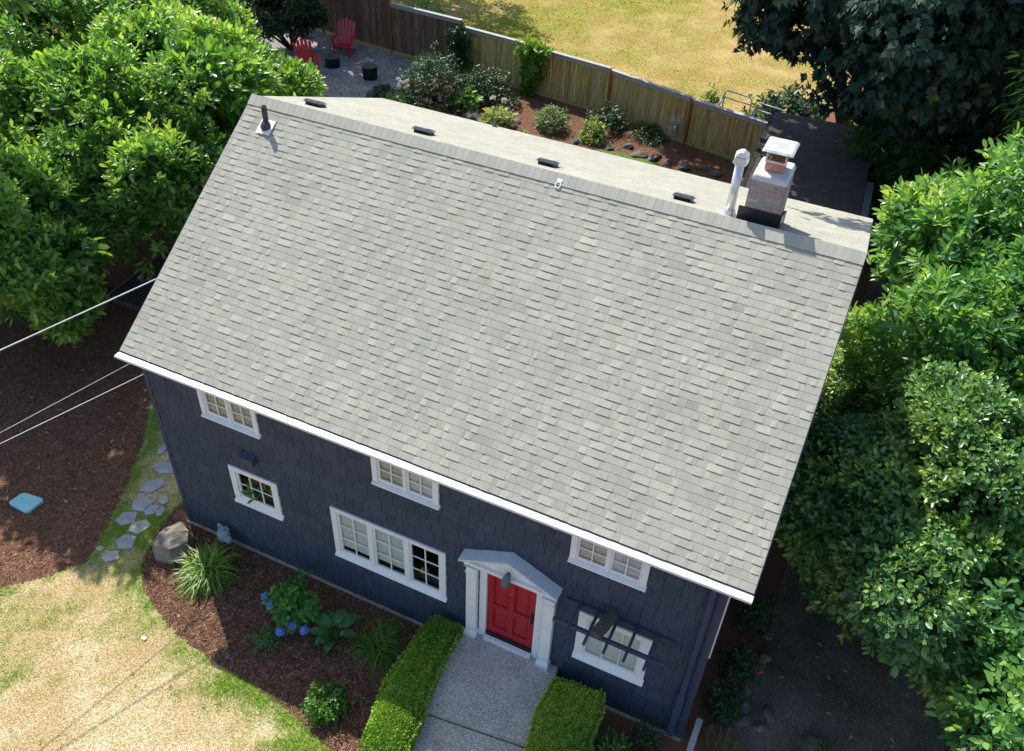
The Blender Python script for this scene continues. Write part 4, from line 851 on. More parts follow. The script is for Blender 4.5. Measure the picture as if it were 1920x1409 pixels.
bush('cedar_tree', 'dull shaded cedar under the maple at the driveway end', 'tree', (14.4, 22.5, 3.2), (2.4, 2.6, 3.1), 16, 2800, 12, 0.26, 0.045, M['cedar'], 321, None, up=-0.25, low=-0.9, spread=(15, 70), droop=0.35, trunk_r=.15)
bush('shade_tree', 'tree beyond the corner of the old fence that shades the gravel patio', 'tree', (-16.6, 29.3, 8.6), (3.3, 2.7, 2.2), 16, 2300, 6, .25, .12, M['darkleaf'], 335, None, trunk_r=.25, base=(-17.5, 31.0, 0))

# ------------------------------------------------------------------ front garden
def hedge(name, label, outline, z1, n, seed, zb=0.0):
    root = empty(name, label, 'hedge', (outline[0][0], outline[0][1], 0)); o = np.array([outline[0][0], outline[0][1], 0.0])
    pl = np.array(outline); r = np.random.default_rng(seed); k = len(pl); cen = pl.mean(0)
    ins = cen + (pl - cen) * 0.80
    vs = [(x - o[0], y - o[1], zb) for x, y in ins] + [(x - o[0], y - o[1], z1 - .05) for x, y in ins]
    mesh_obj('twigs', vs, [tuple(range(k, 2 * k))] + [(i, (i + 1) % k, (i + 1) % k + k, i + k) for i in range(k)], M['twig'], root)
    bb = (pl[:, 0].min(), pl[:, 0].max(), pl[:, 1].min(), pl[:, 1].max()); Ps = []; As = []
    while sum(len(p) for p in Ps) < n * .55:
        x = r.uniform(bb[0], bb[1], n); y = r.uniform(bb[2], bb[3], n); q = inpoly(x, y, pl); x = x[q]; y = y[q]
        d = polydist(x, y, np.vstack([pl, pl[:1]])); z = z1 - 0.10 * np.exp(-(d / .07) ** 2) + 0.018 * vnoise(np.stack([x, y, 0 * x], 1), 7, seed)
        Ps.append(np.stack([x, y, z], 1)); As.append(np.tile([0, 0, 1.0], (len(x), 1)))
    per = np.vstack([pl, pl[:1]]); seg = np.linalg.norm(np.diff(per, axis=0), axis=1); cs = np.concatenate([[0], np.cumsum(seg)])
    m = int(n * .45); t = r.uniform(0, cs[-1], m); i = np.searchsorted(cs, t) - 1; i = np.clip(i, 0, k - 1); f = ((t - cs[i]) / seg[i])[:, None]
    p = per[i] * (1 - f) + per[i + 1] * f; e = per[i + 1] - per[i]; nn = np.stack([e[:, 1], -e[:, 0]], 1); nn /= np.linalg.norm(nn, axis=1, keepdims=True)
    nn *= np.where(((p - cen) * nn).sum(1, keepdims=True) > 0, 1, -1); z = r.uniform(zb, z1 - .03, m)
    Ps.append(np.concatenate([p + nn * (0.02 * vnoise(np.stack([p[:, 0], p[:, 1], z], 1), 7, seed))[:, None], z[:, None]], 1)); As.append(np.concatenate([nn, np.full((m, 1), .5)], 1))
    P = np.concatenate(Ps); A = np.concatenate(As) + r.normal(0, .3, (len(P), 3))
    kk = np.clip((0.75 - P[:, 2]) / 0.75, 0, 1)[:, None] * np.array([[1, 1, 0]]); P = P - kk * (P - np.array([*cen, 0])) / np.linalg.norm((P - np.array([*cen, 0]))[:, :2], axis=1, keepdims=True) * 0.16
    V, F, T = leaves(P - o, A, 5, 0.050, 0.032, seed, spread=(30, 75), step=0.5, thi=0.95); np_obj('foliage', V, F, M['hedge'], root, T)
    return root
hedge('box_hedge', 'long clipped box hedge left of the porch, its front end in sun', [(7.15, -4.4), (6.98, -3.4), (6.82, -2.7), (6.66, -1.85), (6.68, -1.1), (6.80, -0.25), (7.38, -0.22), (7.38, -0.89), (7.44, -1.7), (7.6, -2.22), (7.66, -3.0), (7.68, -4.4)], 0.92, 15000, 51)
hedge('box_hedge', 'short clipped box hedge right of the porch, wholly in shade', [(9.62, -0.44), (10.52, -0.31), (10.62, -0.63), (10.66, -1.52), (10.6, -2.6), (9.75, -2.6), (9.68, -1.8), (9.56, -1.2)], 0.92, 9000, 52)
import bmesh as _bm
bo = _bm.new()
for p in ((-.42, .10, -.05), (-.30, -.36, -.05), (.05, -.50, -.05), (.42, -.30, -.05), (.46, .18, -.05), (.15, .46, -.05), (-.25, .42, -.05), (-.40, .16, .22), (-.26, -.36, .20), (.02, -.40, .46), (.36, -.20, .44), (.40, .20, .40), (-.30, .22, .40), (-.10, .36, .52), (.20, .36, .48), (-.12, -.20, .56), (.10, .05, .62)): bo.verts.new(p)
_bm.ops.convex_hull(bo, input=bo.verts); _bm.ops.subdivide_edges(bo, edges=bo.edges, cuts=5, use_grid_fill=True); _bm.ops.triangulate(bo, faces=bo.faces)
BP = np.array([v.co[:] for v in bo.verts]); BP += (BP / np.linalg.norm(BP, axis=1, keepdims=True)) * (0.022 * vnoise(BP, 5, 3) + 0.012 * vnoise(BP, 14, 4))[:, None]
for v, p in zip(bo.verts, BP): v.co = p
bme = bpy.data.meshes.new('boulder'); bo.to_mesh(bme); bo.free(); bme.materials.append(M['boulder'])
bob = bpy.data.objects.new('boulder', bme); COL.objects.link(bob); bob.location = (0.22, -0.80, 0); bob.rotation_euler = (0, 0, R(-20)); tag(bob, 'big tan boulder with flat faces beside the daylily', 'boulder')
lily = strapplant('daylily', 'big yellow green daylily clump half in sun beside the boulder', (1.42, -1.02, 0), 460, 0.92, 0.034, M['strap'], 62, spread=(10, 95), th=0.9)
for k, p in enumerate(((-.28, -.02, .62), (.42, .35, .55))): flowerball('flower_head', p, 0.025, M['redflower'], lily, 8, 70 + k, .035)
lily2 = strapplant('daylily', 'shaded daylily with dark red flowers beside the left hedge', (5.85, -0.95, 0), 240, 0.85, 0.024, M['strap'], 63, spread=(10, 95), tl=0, th=.55)
for k, p in enumerate(((-.30, .12, .40),)): flowerball('flower_head', p, 0.035, M['redflower'], lily2, 10, 80 + k, .045)
hy = empty('hydrangea', 'hydrangea with blue mophead flowers in the front bed', 'plant', (3.75, -1.12, 0))
gh = np.random.default_rng(64); cl = [((-.28, -.05, .45), .26), ((.0, -.22, .45), .26), ((.18, -.32, .4), .24), ((.42, .12, .55), .26), ((-.12, .28, .5), .24), ((.05, .02, .6), .28), ((-.02, .55, .75), .10), ((.30, -.12, .45), .22)]
Pp = []; Aa = []
for c, r_ in cl:
    m = int(26 * (r_ / .26) ** 2) + 2; dd = gh.normal(size=(m, 3)); dd /= np.linalg.norm(dd, axis=1, keepdims=True); dd[:, 2] = np.abs(dd[:, 2]); Pp.append(np.array(c) + dd * r_ * gh.uniform(.6, 1, (m, 1))); Aa.append(dd + np.array([[0, 0, .8]]))
V, F, T = leaves(np.concatenate(Pp), np.concatenate(Aa), 4, 0.135, 0.085, 64, spread=(55, 85), step=.2, fold=.1); np_obj('foliage', V, F, M['hydrangea'], hy, T)
trunk('stem', (0, 0, 0), [Vector(c) for c, _ in cl], 0.015, hy, M['stem'])
for k, p in enumerate(((-.52, -.12, .56), (-.30, -.24, .56), (.36, -.40, .50), (.62, -.38, .44), (.20, -.62, .44))): flowerball('flower_head', p, 0.085, M['blueflower'], hy, 90, 90 + k, .035)
bp_ = empty('broad_leaf_plant', 'plant with a few very large green leaves right of the hydrangea', 'plant', (4.92, -1.22, 0)); lv = MB()
gb = random.Random(65); VV = []; FF = []; TT = []
for k, (az, ln, wd, z) in enumerate(((170, .52, .27, .42), (205, .46, .22, .30), (140, .46, .25, .36), (60, .52, .27, .42), (95, .42, .22, .46), (235, .34, .2, .22), (20, .36, .2, .28), (275, .30, .17, .14))):
    a = R(az); D = np.array([math.cos(a), math.sin(a), 0]); S = np.array([-math.sin(a), math.cos(a), 0]); n = 10; b0 = len(VV)
    for i in range(n + 1):
        f = i / n; w = wd * (math.sin(math.pi * min(1, .12 + f * .88)) ** .8) * .5; cz = z + .10 * math.sin(f * 2.2) - .12 * f * f; p = D * (.12 + ln * f) + np.array([0, 0, cz])
        rp = .016 * math.sin(f * 22 + k)
        VV += [p + S * w + np.array([0, 0, .05 + rp]), p, p - S * w + np.array([0, 0, .05 - rp])]
    for i in range(n): q = b0 + i * 3; FF += [(q, q + 1, q + 4, q + 3), (q + 1, q + 2, q + 5, q + 4)]; TT += [gb.random()] * 2
    lv.tube([(0, 0, 0), D * .06 + np.array([0, 0, z * .6]), D * .13 + np.array([0, 0, z])], [.014, .012, .009], 6)
np_obj('foliage', VV, FF, M['bigleaf'], bp_, TT, smooth=True); lv.obj('stem', M['stem'], bp_)
def small(name, label, loc, rad, hgt, n, k, L, W, m, seed, cat='plant', group=None, up=.8, thi=.9):
    root = empty(name, label, cat, loc, group); g = np.random.default_rng(seed); d = g.normal(size=(n, 3)); d /= np.linalg.norm(d, axis=1, keepdims=True); d[:, 2] = np.abs(d[:, 2])
    q = g.uniform(.55, 1.0, (n, 1)) * (1 + .25 * vnoise(d * 2, 1.5, seed))[:, None]
    P = d * q * np.array([rad, rad, hgt]) + np.array([[0, 0, .04]]); V, F, T = leaves(P, d + np.array([[0, 0, up]]) + g.normal(0, .25, (n, 3)), k, L, W, seed, thi=thi); np_obj('foliage', V, F, m, root, T)
    trunk('stem', (0, 0, 0), [Vector((math.cos(a) * rad * .6, math.sin(a) * rad * .6, hgt * .6)) for a in (0, 1.3, 2.6, 3.9, 5.2)], max(.012, rad * .05), root)
    return root
small('small_plant', 'small sprawling green plant in shaded mulch below the hydrangea', (3.66, -1.85, 0), 0.30, 0.34, 60, 5, 0.075, 0.028, M['bigleaf'], 66)
small('round_shrub', 'small bright green shrub at the lawn edge, half in shade', (5.62, -2.55, 0), 0.42, 0.62, 190, 6, 0.085, 0.045, M['brightleaf'], 67, 'shrub')
small('rhododendron', 'leafy plant with yellow bloom beside the right hedge at the bottom edge', (10.50, -1.55, 0), 0.36, 1.05, 70, 7, 0.15, 0.05, M['hydrangea'], 68, 'shrub')
flowerball('flower_head', (0.02, -.2, 1.02), .05, M['yellowflower'], bpy.data.objects['rhododendron.001'], 16, 69, .04)
small('rhododendron', 'pale green rhododendron just right of the yellow blooming one', (11.15, -1.25, 0), 0.42, 0.75, 80, 7, 0.15, 0.05, M['hydrangea'], 71, 'shrub')
small('low_shrub', 'dark low shrub in the shaded corner by the downspout', (11.55, -0.55, 0), 0.38, 0.5, 90, 6, 0.09, 0.03, M['darkleaf'], 72, 'shrub')
# gas meter
gm = empty('gas_meter', 'grey blue gas meter with bent pipe standing against the house corner', 'gas meter', (1.28, -0.22, 0))
MB().tube([(0.0, 0, 0.30), (0.0, 0, 0.58)], [.13, .13], 16).box(-.12, .12, -.11, -.06, .32, .5).obj('meter_body', M['meter'], gm, smooth=False, bevel=.01)
MB().tube([(-.14, .02, 0), (-.14, .02, .62), (-.12, .02, .70), (-.06, .02, .72), (0, 0, .66), (0, 0, .56)], .022, 10).tube([(.14, .02, 0), (.14, .02, .5), (.1, 0, .55)], .02, 10).obj('gas_pipe', M['meter'], gm, smooth=True)
MB().tube([(.16, -.03, .42), (.16, -.12, .42)], [.09, .09], 16).obj('regulator', M['meter'], gm)
# stepping stones
def stone(label, c, pts, m, z=0.05):
    me = MB(); k = len(pts); me.add([(x, y, 0) for x, y in pts] + [(x, y, z) for x, y in pts], [tuple(range(k, 2 * k)), tuple(range(k - 1, -1, -1))] + [(i, (i + 1) % k, (i + 1) % k + k, i + k) for i in range(k)])
    o = me.obj('stepping_stone', m, bevel=0.012); o.location = (c[0], c[1], 0); tag(o, label, 'stepping stone', 'stepping stones along the left side')
def quad(a, b, rot, seed, n=6):
    r = random.Random(seed); out = []
    for i in range(n):
        t = 2 * math.pi * (i + .5) / n; rr = 1 / max(abs(math.cos(t)) , abs(math.sin(t))) ** .8; x, y = a * rr * math.cos(t) * r.uniform(.78, 1.12), b * rr * math.sin(t) * r.uniform(.86, 1.08)
        out.append((x * math.cos(rot) - y * math.sin(rot), x * math.sin(rot) + y * math.cos(rot)))
    return out
ST = [((-2.14, 1.48), .13, .22, .2, 'slate', 'small grey stone farthest back along the house wall'), ((-1.62, 1.02), .42, .26, .45, 'slate', 'wide blue grey stone touching the house wall'),
      ((-1.50, 0.42), .42, .24, 1.0, 'slate', 'long rectangular blue grey stone, second from the wall'), ((-1.36, -0.16), .30, .30, .1, 'slate', 'dark square stone in the middle of the path'),
      ((-1.02, -0.20), .22, .22, .5, 'slate', 'small dark stone touching the dark square one'), ((-0.78, -0.14), .12, .2, .3, 'slate', 'tiny narrow stone nearest the boulder side'),
      ((-1.33, -0.66), .30, .24, .7, 'slate', 'dappled grey stone on the mulch side of the path'), ((-0.90, -0.72), .32, .24, 1.0, 'pale_stone', 'stone with one corner bright in the sun'),
      ((-0.86, -1.20), .32, .28, .4, 'slate', 'blue grey stone nearest the open lawn'), ((-0.88, -1.66), .26, .2, .6, 'pale_stone', 'bright pale stone lying in full sun'),
      ((-1.24, -1.60), .12, .1, .2, 'pale_stone', 'small round white stone beside the pale one'), ((-0.96, 0.18), .14, .2, .9, 'pale_stone', 'small tan stone close to the house corner')]
for k, (c, a, b, rot, m, lab) in enumerate(ST): stone(lab, c, quad(a * .84, b * .84, rot, 100 + k, 5), M[m], 0.045)
tl_ = MB(); pts = [(-.34,-.17),(-.30,.14),(-.24,.2),(.26,.26),(.33,.22),(.30,-.18),(.25,-.24),(-.28,-.22)]; k = len(pts)
tl_.add([(x, y, .0) for x, y in pts] + [(x, y, .07) for x, y in pts] + [(x * .88, y * .88, .085) for x, y in pts], [tuple(range(2 * k, 3 * k))] + [(i, (i + 1) % k, (i + 1) % k + k, i + k) for i in range(k)] + [(i + k, (i + 1) % k + k, (i + 1) % k + 2 * k, i + 2 * k) for i in range(k)])
o = tl_.obj('utility_lid', M['teal']); o.location = (-3.78, -1.36, 0); tag(o, 'teal plastic lid lying on the shaded mulch at the left', 'lid')
cs = MB(); CW = .16
for k in range(16):
    x0_ = -7.9 + k * .08; zt_ = .30 + .05 * (k % 2); zt2 = .30 + .05 * ((k + 1) % 2)
    cs.hexa([(x0_, 5.6, zt_ - .02), (x0_ + .08, 5.6, zt2 - .02), (x0_ + .08, 8.6, zt2 + .10), (x0_, 8.6, zt_ + .10)], [(x0_, 5.6, zt_), (x0_ + .08, 5.6, zt2), (x0_ + .08, 8.6, zt2 + .12), (x0_, 8.6, zt_ + .12)])
cs.box(-7.9, -6.62, 5.7, 5.8, 0, .27).box(-7.9, -6.62, 8.4, 8.5, 0, .38)
cso = cs.obj('corrugated_sheet', M['pipe_black']); tag(cso, 'dark corrugated sheet lying in shade beside the left roof edge', 'sheet')
# board at the right wall and things along the driveway edge
o = MB().hexa([(12.34, -1.6, .55), (12.46, -1.6, .55), (12.46, 0.2, .55), (12.34, 0.2, .55)], [(12.34, -1.6, .62), (12.46, -1.6, .62), (12.46, .2, .62), (12.34, .2, .62)]).box(12.35, 12.45, 0.08, 0.18, 0, .55).box(12.35, 12.45, -1.5, -1.4, 0, .55).obj('low_rail', M['post_board'], bevel=.006); tag(o, 'short grey wooden rail at the right front corner of the house', 'rail')
for k, (p, rr_, hh_, lab) in enumerate((((13.0, 9.0, 0), .8, 1.3, 'dark shrub added between the right wall and the camellia to hide sunlit mulch'), ((13.05, 10.6, 0), .85, 1.3, 'dark shrub added beside the back right corner of the house to hide sunlit mulch'))):
    small('side_shrub', lab, p, rr_, hh_, 330, 6, 0.10, 0.045, M['darkleaf'], 260 + k, 'shrub', 'shrubs along the right wall')  # both added over sunlit mulch to keep this gap dark
for k, (p, rr_, lab) in enumerate((((12.80, 3.2, 0), .5, 'dark shrub against the right wall under the roof corner'), ((12.85, 1.9, 0), .42, 'dark shrub against the right wall beside the pink flower'), ((12.72, 0.95, 0), .36, 'small dark shrub against the right wall nearest the tan grass'))):
    s_ = small('side_shrub', lab, p, rr_, .75 * rr_ / .42, 150, 6, 0.085, 0.035, M['darkleaf'], 160 + k, 'shrub', 'shrubs along the right wall')
    if k == 1: flowerball('flower_head', (.36, -.02, .42), .05, M['pinkflower'], s_, 16, 163, .045)
strapplant('ornamental_grass', 'tan and green tufted grass at the bottom beside the grey rail', (13.0, -0.05, 0), 260, 0.75, 0.010, M['straw'], 73, spread=(5, 90))
small('low_shrub', 'light green seedling at the driveway bottom edge', (14.85, 0.75, 0), .26, .3, 40, 6, 0.09, .035, M['bigleaf'], 74)
for k, (x, y, s) in enumerate(((13.2, 3.05, .13), (13.26, 2.5, .17), (13.09, 1.55, .12), (13.1, 1.2, .18), (13.15, .88, .2), (13.05, .55, .13), (13.62, 1.28, .2), (13.53, .92, .16), (14.55, .98, .26), (12.62, .42, .14))):
    rock('edging_rock', 'grey rounded rock edging the dark gravel driveway', (x, y, .03), (s, s * .8, s), M['rock'], 170 + k, 'rocks edging the driveway', 'rock', .6, k * .9)
def dead(label, group, pts, z, size, seed):
    r = random.Random(seed); base = None
    for k, (x, y) in enumerate(pts):
        l = size * r.uniform(.7, 1.3); w = l * .42; a = r.uniform(0, 6.28); up = r.uniform(.01, .035)
        V = [(-l / 2, 0, 0.004), (-l * .1, -w / 2, up), (l / 2, 0, up * .7), (-l * .1, w / 2, up), (0, 0, .006)]
        o = mesh_obj('fallen_leaf', V, [(0, 1, 4), (1, 2, 4), (2, 3, 4), (3, 0, 4)], M['deadleaf'], None, [r.random()] * 4); o.location = (x, y, z); o.rotation_euler = (0, 0, a); tag(o, label, 'leaf', group)
dead('fallen yellowish leaf lying on the dark driveway', 'fallen leaves on the driveway', [(13.49, 2.93), (14.27, 3.36), (14.3, 3.03), (14.89, 2.96), (15.34, 3.38), (16.15, 3.58), (16.74, 3.74), (14.47, 2.15), (15.65, 2.45), (14.74, 1.82), (16.0, 1.82), (16.01, 1.67), (15.23, 1.5), (17.32, 2.34), (16.15, 2.97), (13.7, 2.2), (14.6, 2.65), (15.0, 2.2), (16.6, 2.2), (14.0, 1.4)], .009, .13, 1)
dead('fallen pale leaf lying on the shaded left mulch', 'fallen leaves on the left mulch', [(-7.76, 5.03), (-7.78, 3.7), (-8.3, 3.01), (-7.41, 4.04), (-7.18, 3.51), (-5.75, 2.01), (-6.19, 2.86), (-4.69, 2.42), (-4.04, 1.99), (-3.48, 1.11), (-7.33, 4.66), (-7.43, 6.14), (-5.2, .6), (-4.4, -.4), (-3.0, -.9), (-6.6, 1.4)], .018, .15, 2)
dead('fallen orange leaf lying on the grey gravel patio', 'fallen leaves on the patio', [(-10.2 + random.uniform(-2.2, 1.6), 22.9 + random.uniform(-1.0, 1.6)) for _ in range(26)], .010, .15, 3)
dead('small dark dead leaf lying on the dry front lawn', 'dead leaves on the front lawn', [(1.9 + .9 * math.sin(k * 2.4) * (1 + k * .12), -4.6 + .75 * math.cos(k * 3.1) * (1 + k * .06)) for k in range(18)], .03, .085, 4)
o = mesh_obj('paper_scrap', [(-.05, -.03, .04), (.05, -.04, .045), (.055, .03, .05), (-.045, .04, .06)], [(0, 1, 2, 3)], M['white']); o.location = (1.3, -2.95, 0); tag(o, 'small white scrap of paper on the dry lawn', 'paper')

# ------------------------------------------------------------------ back garden
def adirondack(label, loc, rz, m_back, cover=None):
    t = empty('garden_chair', label, 'chair', loc, 'red chairs on the gravel patio', rz)   # faces local -y
    s = MB()
    for k in range(6): y = -.42 + k * .105; z = .40 - k * .022; s.hexa([(-.27, y, z), (.27, y, z), (.27, y + .09, z - .02), (-.27, y + .09, z - .02)], [(-.27, y, z + .02), (.27, y, z + .02), (.27, y + .09, z), (-.27, y + .09, z)])
    s.obj('seat', M['chair_red'], t)
    b = MB()
    for k in range(5):
        x = -.24 + k * .12; topz = 1.12 - .05 * abs(k - 2) ** 1.5 * .8; xs = (x) * 1.18
        b.hexa([(x - .05, .16, .27), (x + .05, .16, .27), (x + .05, .185, .27), (x - .05, .185, .27)], [(xs - .052, .50, topz), (xs + .052, .50, topz), (xs + .052, .525, topz), (xs - .052, .525, topz)])
    b.bar((-.3, .37, .72), (.3, .37, .72), .05, .03); b.bar((-.3, .22, .36), (.3, .22, .36), .05, .03)
    b.obj('backrest', m_back, t)
    for sx in (-1, 1):
        MB().box(sx * .34 - .07, sx * .34 + .07, -.44, .32, .58, .605).obj('armrest', M['chair_red'], t, bevel=.01)
        MB().box(sx * .30 - .02, sx * .30 + .02, -.42, -.32, 0, .579).obj('leg', M['chair_red'], t)
        MB().hexa([(sx * .295 - .02, .38, 0), (sx * .295 + .02, .38, 0), (sx * .295 + .02, .50, 0), (sx * .295 - .02, .50, 0)], [(sx * .295 - .02, -.42, .27), (sx * .295 + .02, -.42, .27), (sx * .295 + .02, -.42, .38), (sx * .295 - .02, -.42, .38)]).obj('leg', M['chair_red'], t)
    t.scale = (1.28, 1.28, 1.28)
    if cover: MB().hexa([(-.2, -.1, .40), (.2, -.1, .40), (.2, .16, .35), (-.2, .16, .35)], [(-.2, -.1, .43), (.2, -.1, .43), (.2, .16, .38), (-.2, .16, .38)]).obj('seat_pad', M['stump'], t)
    return t
adirondack('red slatted garden chair with tall faded back against the fence', (-12.75, 26.15, 0), R(16), M['chair_faded'])
adirondack('lower red garden chair at left, turned sideways with dark seat pad', (-12.75, 23.1, 0), R(50), M['chair_red'], True)
fp = empty('stump_table', 'dark round stump table between the two red chairs', 'table', (-12.35, 24.5, 0))
MB().tube([(0, 0, 0), (0, 0, .43)], [.36, .34], 18).obj('body', M['stump'], fp); MB().tube([(0, 0, .431), (0, 0, .47)], .345, 18).obj('top', M['stumptop'], fp)
sp = empty('round_planter', 'black cylindrical planter standing alone on the gravel', 'planter', (-10.1, 24.2, 0))
MB().tube([(0, 0, 0), (0, 0, .56)], [.33, .35], 20).obj('drum', M['stump'], sp); MB().tube([(0, 0, .561), (0, 0, .585)], .34, 20).obj('ash_top', M['stumptop'], sp)
small('low_shrub', 'low dark ground plant added by the fence foot to darken the back bed', (-3.4, 24.6, 0), .7, .35, 120, 6, .14, .05, M['darkleaf'], 192, 'shrub')  # plant added as dark cover where the bed lies in shade
small('low_shrub', 'dark low plant added between the two last fence posts to darken the bed', (3.2, 24.8, 0), .8, .4, 140, 6, .14, .05, M['darkleaf'], 193, 'shrub')  # another added plant, darkening the bed in place of shade
small('flowering_shrub', 'large dark bushy shrub with pale flower spikes before the fence', (-6.4, 23.6, 0), 1.65, 2.0, 800, 7, 0.17, 0.05, M['darkleaf'], 180, 'shrub')
small('low_shrub', 'dark bush against the fence behind the broad leaved hosta', (-4.6, 24.9, 0), 1.15, 1.1, 420, 6, .16, .06, M['darkleaf'], 181, 'shrub')
for k in range(9): flowerball('flower_head', (-1.25 + .22 * k * (.3 + .1 * (k % 3)), -.9 - .1 * (k % 4), .7 + .16 * (k % 4)), .06, M['whiteflower'], bpy.data.objects['flowering_shrub'], 10, 190 + k, .06)
small('hosta', 'broad leaved green hosta beside the flowering shrub', (-4.75, 23.5, 0), .62, .6, 60, 4, .30, .17, M['brightleaf'], 182)
vh = small('hosta', 'yellow variegated hosta with pale blooms at the back bed', (-2.95, 22.85, 0), .62, .48, 60, 5, .26, .12, M['varieg'], 183)
for k, p in enumerate(((-.35, .3, .95), (.15, .35, .95))): flowerball('flower_head', p, .08, M['whiteflower'], vh, 16, 184 + k, .08)
small('round_shrub', 'rounded grey green shrub in the middle of the back bed', (-0.75, 23.55, 0), .68, .85, 210, 6, .15, .065, M['greygreen'], 185, 'shrub')
small('round_shrub', 'yellow green shrub nearer the roof, right of the grey green one', (1.2, 23.5, 0), .55, .75, 150, 6, .15, .07, M['varieg'], 186, 'shrub')
small('rhododendron', 'dark green shrub against the fence post behind the yellow green one', (1.3, 24.75, 0), .85, .85, 190, 6, .17, .055, M['darkleaf'], 187, 'shrub')
strapplant('small_plant', 'tiny light green tuft in the back bed mulch', (-1.55, 22.5, 0), 60, .38, .03, M['strap'], 188)
small('low_shrub', 'low green clump at the gravel edge near the roof kink', (-8.6, 22.9, 0), .5, .4, 90, 6, .14, .05, M['darkleaf'], 189, 'shrub')
small('low_shrub', 'low green groundcover below the flowering shrub at the roof edge', (-7.6, 22.3, 0), .75, .4, 130, 6, .14, .05, M['brightleaf'], 191, 'shrub', thi=.4)
for k, (x, y, s) in enumerate(((-2.3, 23.3, .42), (-4.0, 22.9, .42), (.75, 22.85, .26), (2.0, 23.25, .32), (2.6, 23.45, .3), (3.35, 23.1, .34), (4.1, 23.2, .34), (4.75, 23.0, .26), (5.3, 23.05, .3), (5.9, 23.1, .27), (6.5, 23.1, .28), (-8.9, 22.4, .5), (-8.1, 23.2, .45))):
    rock('garden_rock', 'grey rock bordering the back mulch bed and patio', (x + .13 * math.sin(k * 5.1), y + .12 * math.sin(k * 3.7), .04), (s * (.75 + .4 * abs(math.sin(k * 2.3))), s * .75, s * (.5 + .4 * abs(math.sin(k * 1.3)))), M['rock'], 200 + k, 'rocks bordering the back bed', 'rock', .75, k * .7)
structure(mesh_obj('grass_verge', [(1.6, 22.0, .012), (4.6, 21.6, .012), (4.5, 22.8, .012), (3.0, 23.0, .012), (1.7, 22.8, .012)], [(0, 1, 2, 3, 4)], M['brightleaf'], None, [.6]))
vine = empty('climbing_vine', 'green leafy vine climbing over the fence cap rail', 'vine', (-2.95, 26.45, 0))
gv = np.random.default_rng(210); n = 620; zz = gv.uniform(.1, 2.35, n) ** 1.0; wd = .18 + .42 * np.clip((zz - .3) / 1.9, 0, 1); P = np.stack([gv.normal(0, 1, n) * wd * .62 + .1 * (zz - 1), -.12 - np.abs(gv.normal(0, .12, n)) - .25 * (zz > 2.05) * gv.uniform(-1, 1, n), zz], 1)
V, F, T = leaves(P, gv.normal(0, .5, (n, 3)) + np.array([[0, -.7, .5]]), 4, .16, .12, 211); np_obj('foliage', V, F, M['brightleaf'], vine, T); trunk('stem', (0, 0, 0), [Vector((.1, -.05, 2.0)), Vector((-.2, -.05, 1.6))], .03, vine)
vine2 = empty('climbing_vine', 'dark thin vine at the step of the fence behind the shrub', 'vine', (-6.75, 26.85, 0))
n = 240; zz = gv.uniform(.3, 2.2, n); P = np.stack([gv.normal(0, .35, n), -.1 - np.abs(gv.normal(0, .1, n)), zz], 1); V, F, T = leaves(P, gv.normal(0, .5, (n, 3)) + np.array([[0, -.7, .5]]), 4, .14, .09, 212); np_obj('foliage', V, F, M['darkleaf'], vine2, T); trunk('stem', (0, 0, 0), [Vector((.1, -.05, 2.0))], .025, vine2)
lav = empty('dry_shrub', 'grey leafless twiggy shrub against the last fence panel', 'shrub', (4.35, 24.35, 0)); lb = MB(); gl = random.Random(6)
for k in range(70):
    a = gl.uniform(0, 6.28); rr_ = gl.uniform(.1, .42); z = gl.uniform(.7, 1.5); lb.tube([(0, 0, 0), (.05, -.02, .5), (math.cos(a) * rr_ * .7, math.sin(a) * rr_ * .5, z), (math.cos(a) * rr_, math.sin(a) * rr_, z - gl.uniform(-.1, .25))], [.012, .012, .010, .006], 4)
lb.obj('twigs', M['post_board'], lav)
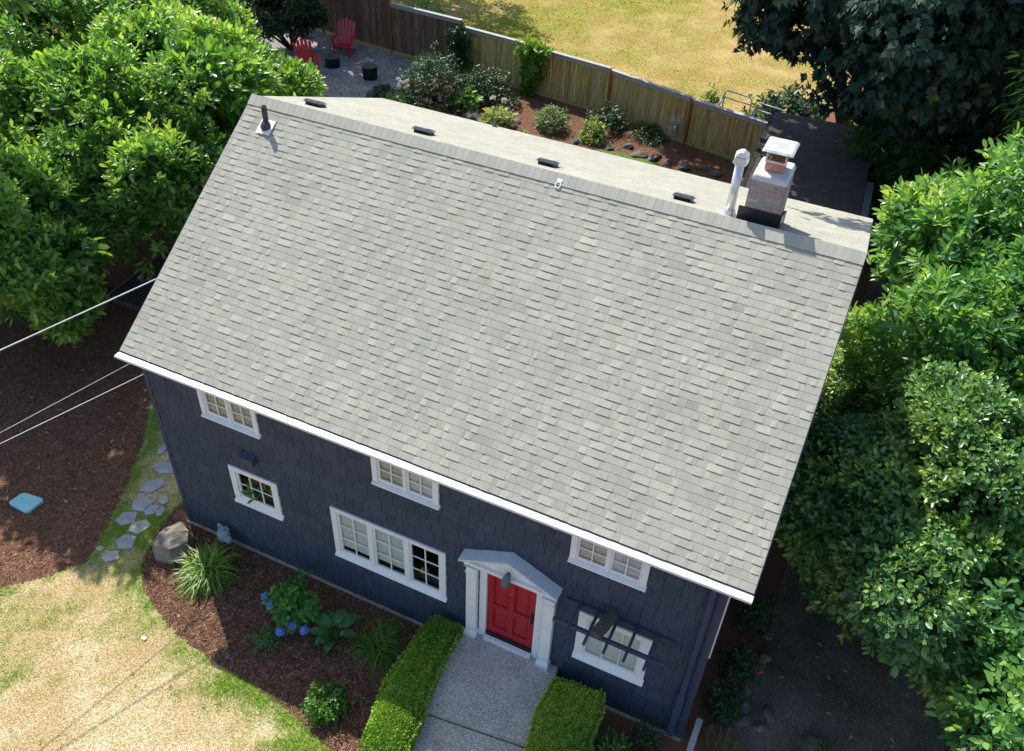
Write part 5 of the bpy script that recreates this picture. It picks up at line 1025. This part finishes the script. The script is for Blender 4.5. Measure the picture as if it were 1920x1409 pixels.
# beyond the fence
di = empty('round_table', 'brown round table top showing just above the fence cap', 'table', (-0.05, 27.6, 0)); MB().tube([(0, 0, 1.0), (0, 0, 1.05)], .55, 24).obj('table_top', M['fence_old'], di); MB().tube([(0, 0, 0), (0, 0, .999)], .06, 10).obj('leg', M['fence_old'], di)
for k, (x, y, lab) in enumerate(((6.3, 26.3, 'white tubular rail behind the fence, left of the two'), (7.75, 25.75, 'white tubular rail behind the fence end, right of the two'))):
    t = empty('metal_rail', lab, 'rail', (x, y, 0), 'white tubular rails behind the fence', R(-12)); w = .6
    MB().tube([(-w, 0, 0), (-w, 0, 1.95), (-w + .1, 0, 2.05), (w - .1, 0, 2.05), (w, 0, 1.95), (w, 0, 0)], .03, 8).tube([(-w, 0, 1.75), (w, 0, 1.75)], .028, 8).obj('tube_frame', M['rail'], t, smooth=True)
    MB().tube([(-w, 0, 1.9), (-w, -.5, 1.5), (-w, -.55, 0)], .04, 8).obj('brace', M['rail'], t, smooth=True)
small('neighbour_plant', 'leafy green plant between the white rails behind the fence', (7.0, 26.0, 0), .5, 1.95, 160, 5, .17, .08, M['brightleaf'], 220, 'plant', thi=.5)
small('neighbour_plant', 'green plant behind the fence, left of the white rails', (5.2, 26.2, 0), .5, 1.9, 140, 5, .17, .08, M['brightleaf'], 221, 'plant', thi=.5)
small('neighbour_shrub', 'dark shrub under the maple beyond the white rails', (8.2, 28.6, 0), 1.6, 1.7, 420, 5, .22, .12, M['darkleaf'], 222, 'shrub')
small('neighbour_shrub', 'green shrub behind the taller old fence panels', (-9.6, 29.0, 0), 1.3, 2.4, 460, 6, .18, .07, M['brightleaf'], 223, 'shrub', thi=.5)
small('neighbour_shrub', 'low green shrub just behind the fence step', (-6.2, 28.4, 0), .9, 1.5, 260, 6, .18, .07, M['brightleaf'], 224, 'shrub', thi=.6)
bush('shade_tree', 'broad leafy tree beyond the fence above the top left corner', 'tree', (-15.0, 35.0, 6.5), (4.5, 4.0, 3.2), 16, 1800, 6, .25, .11, M['darkleaf'], 330, None, trunk_r=.25)
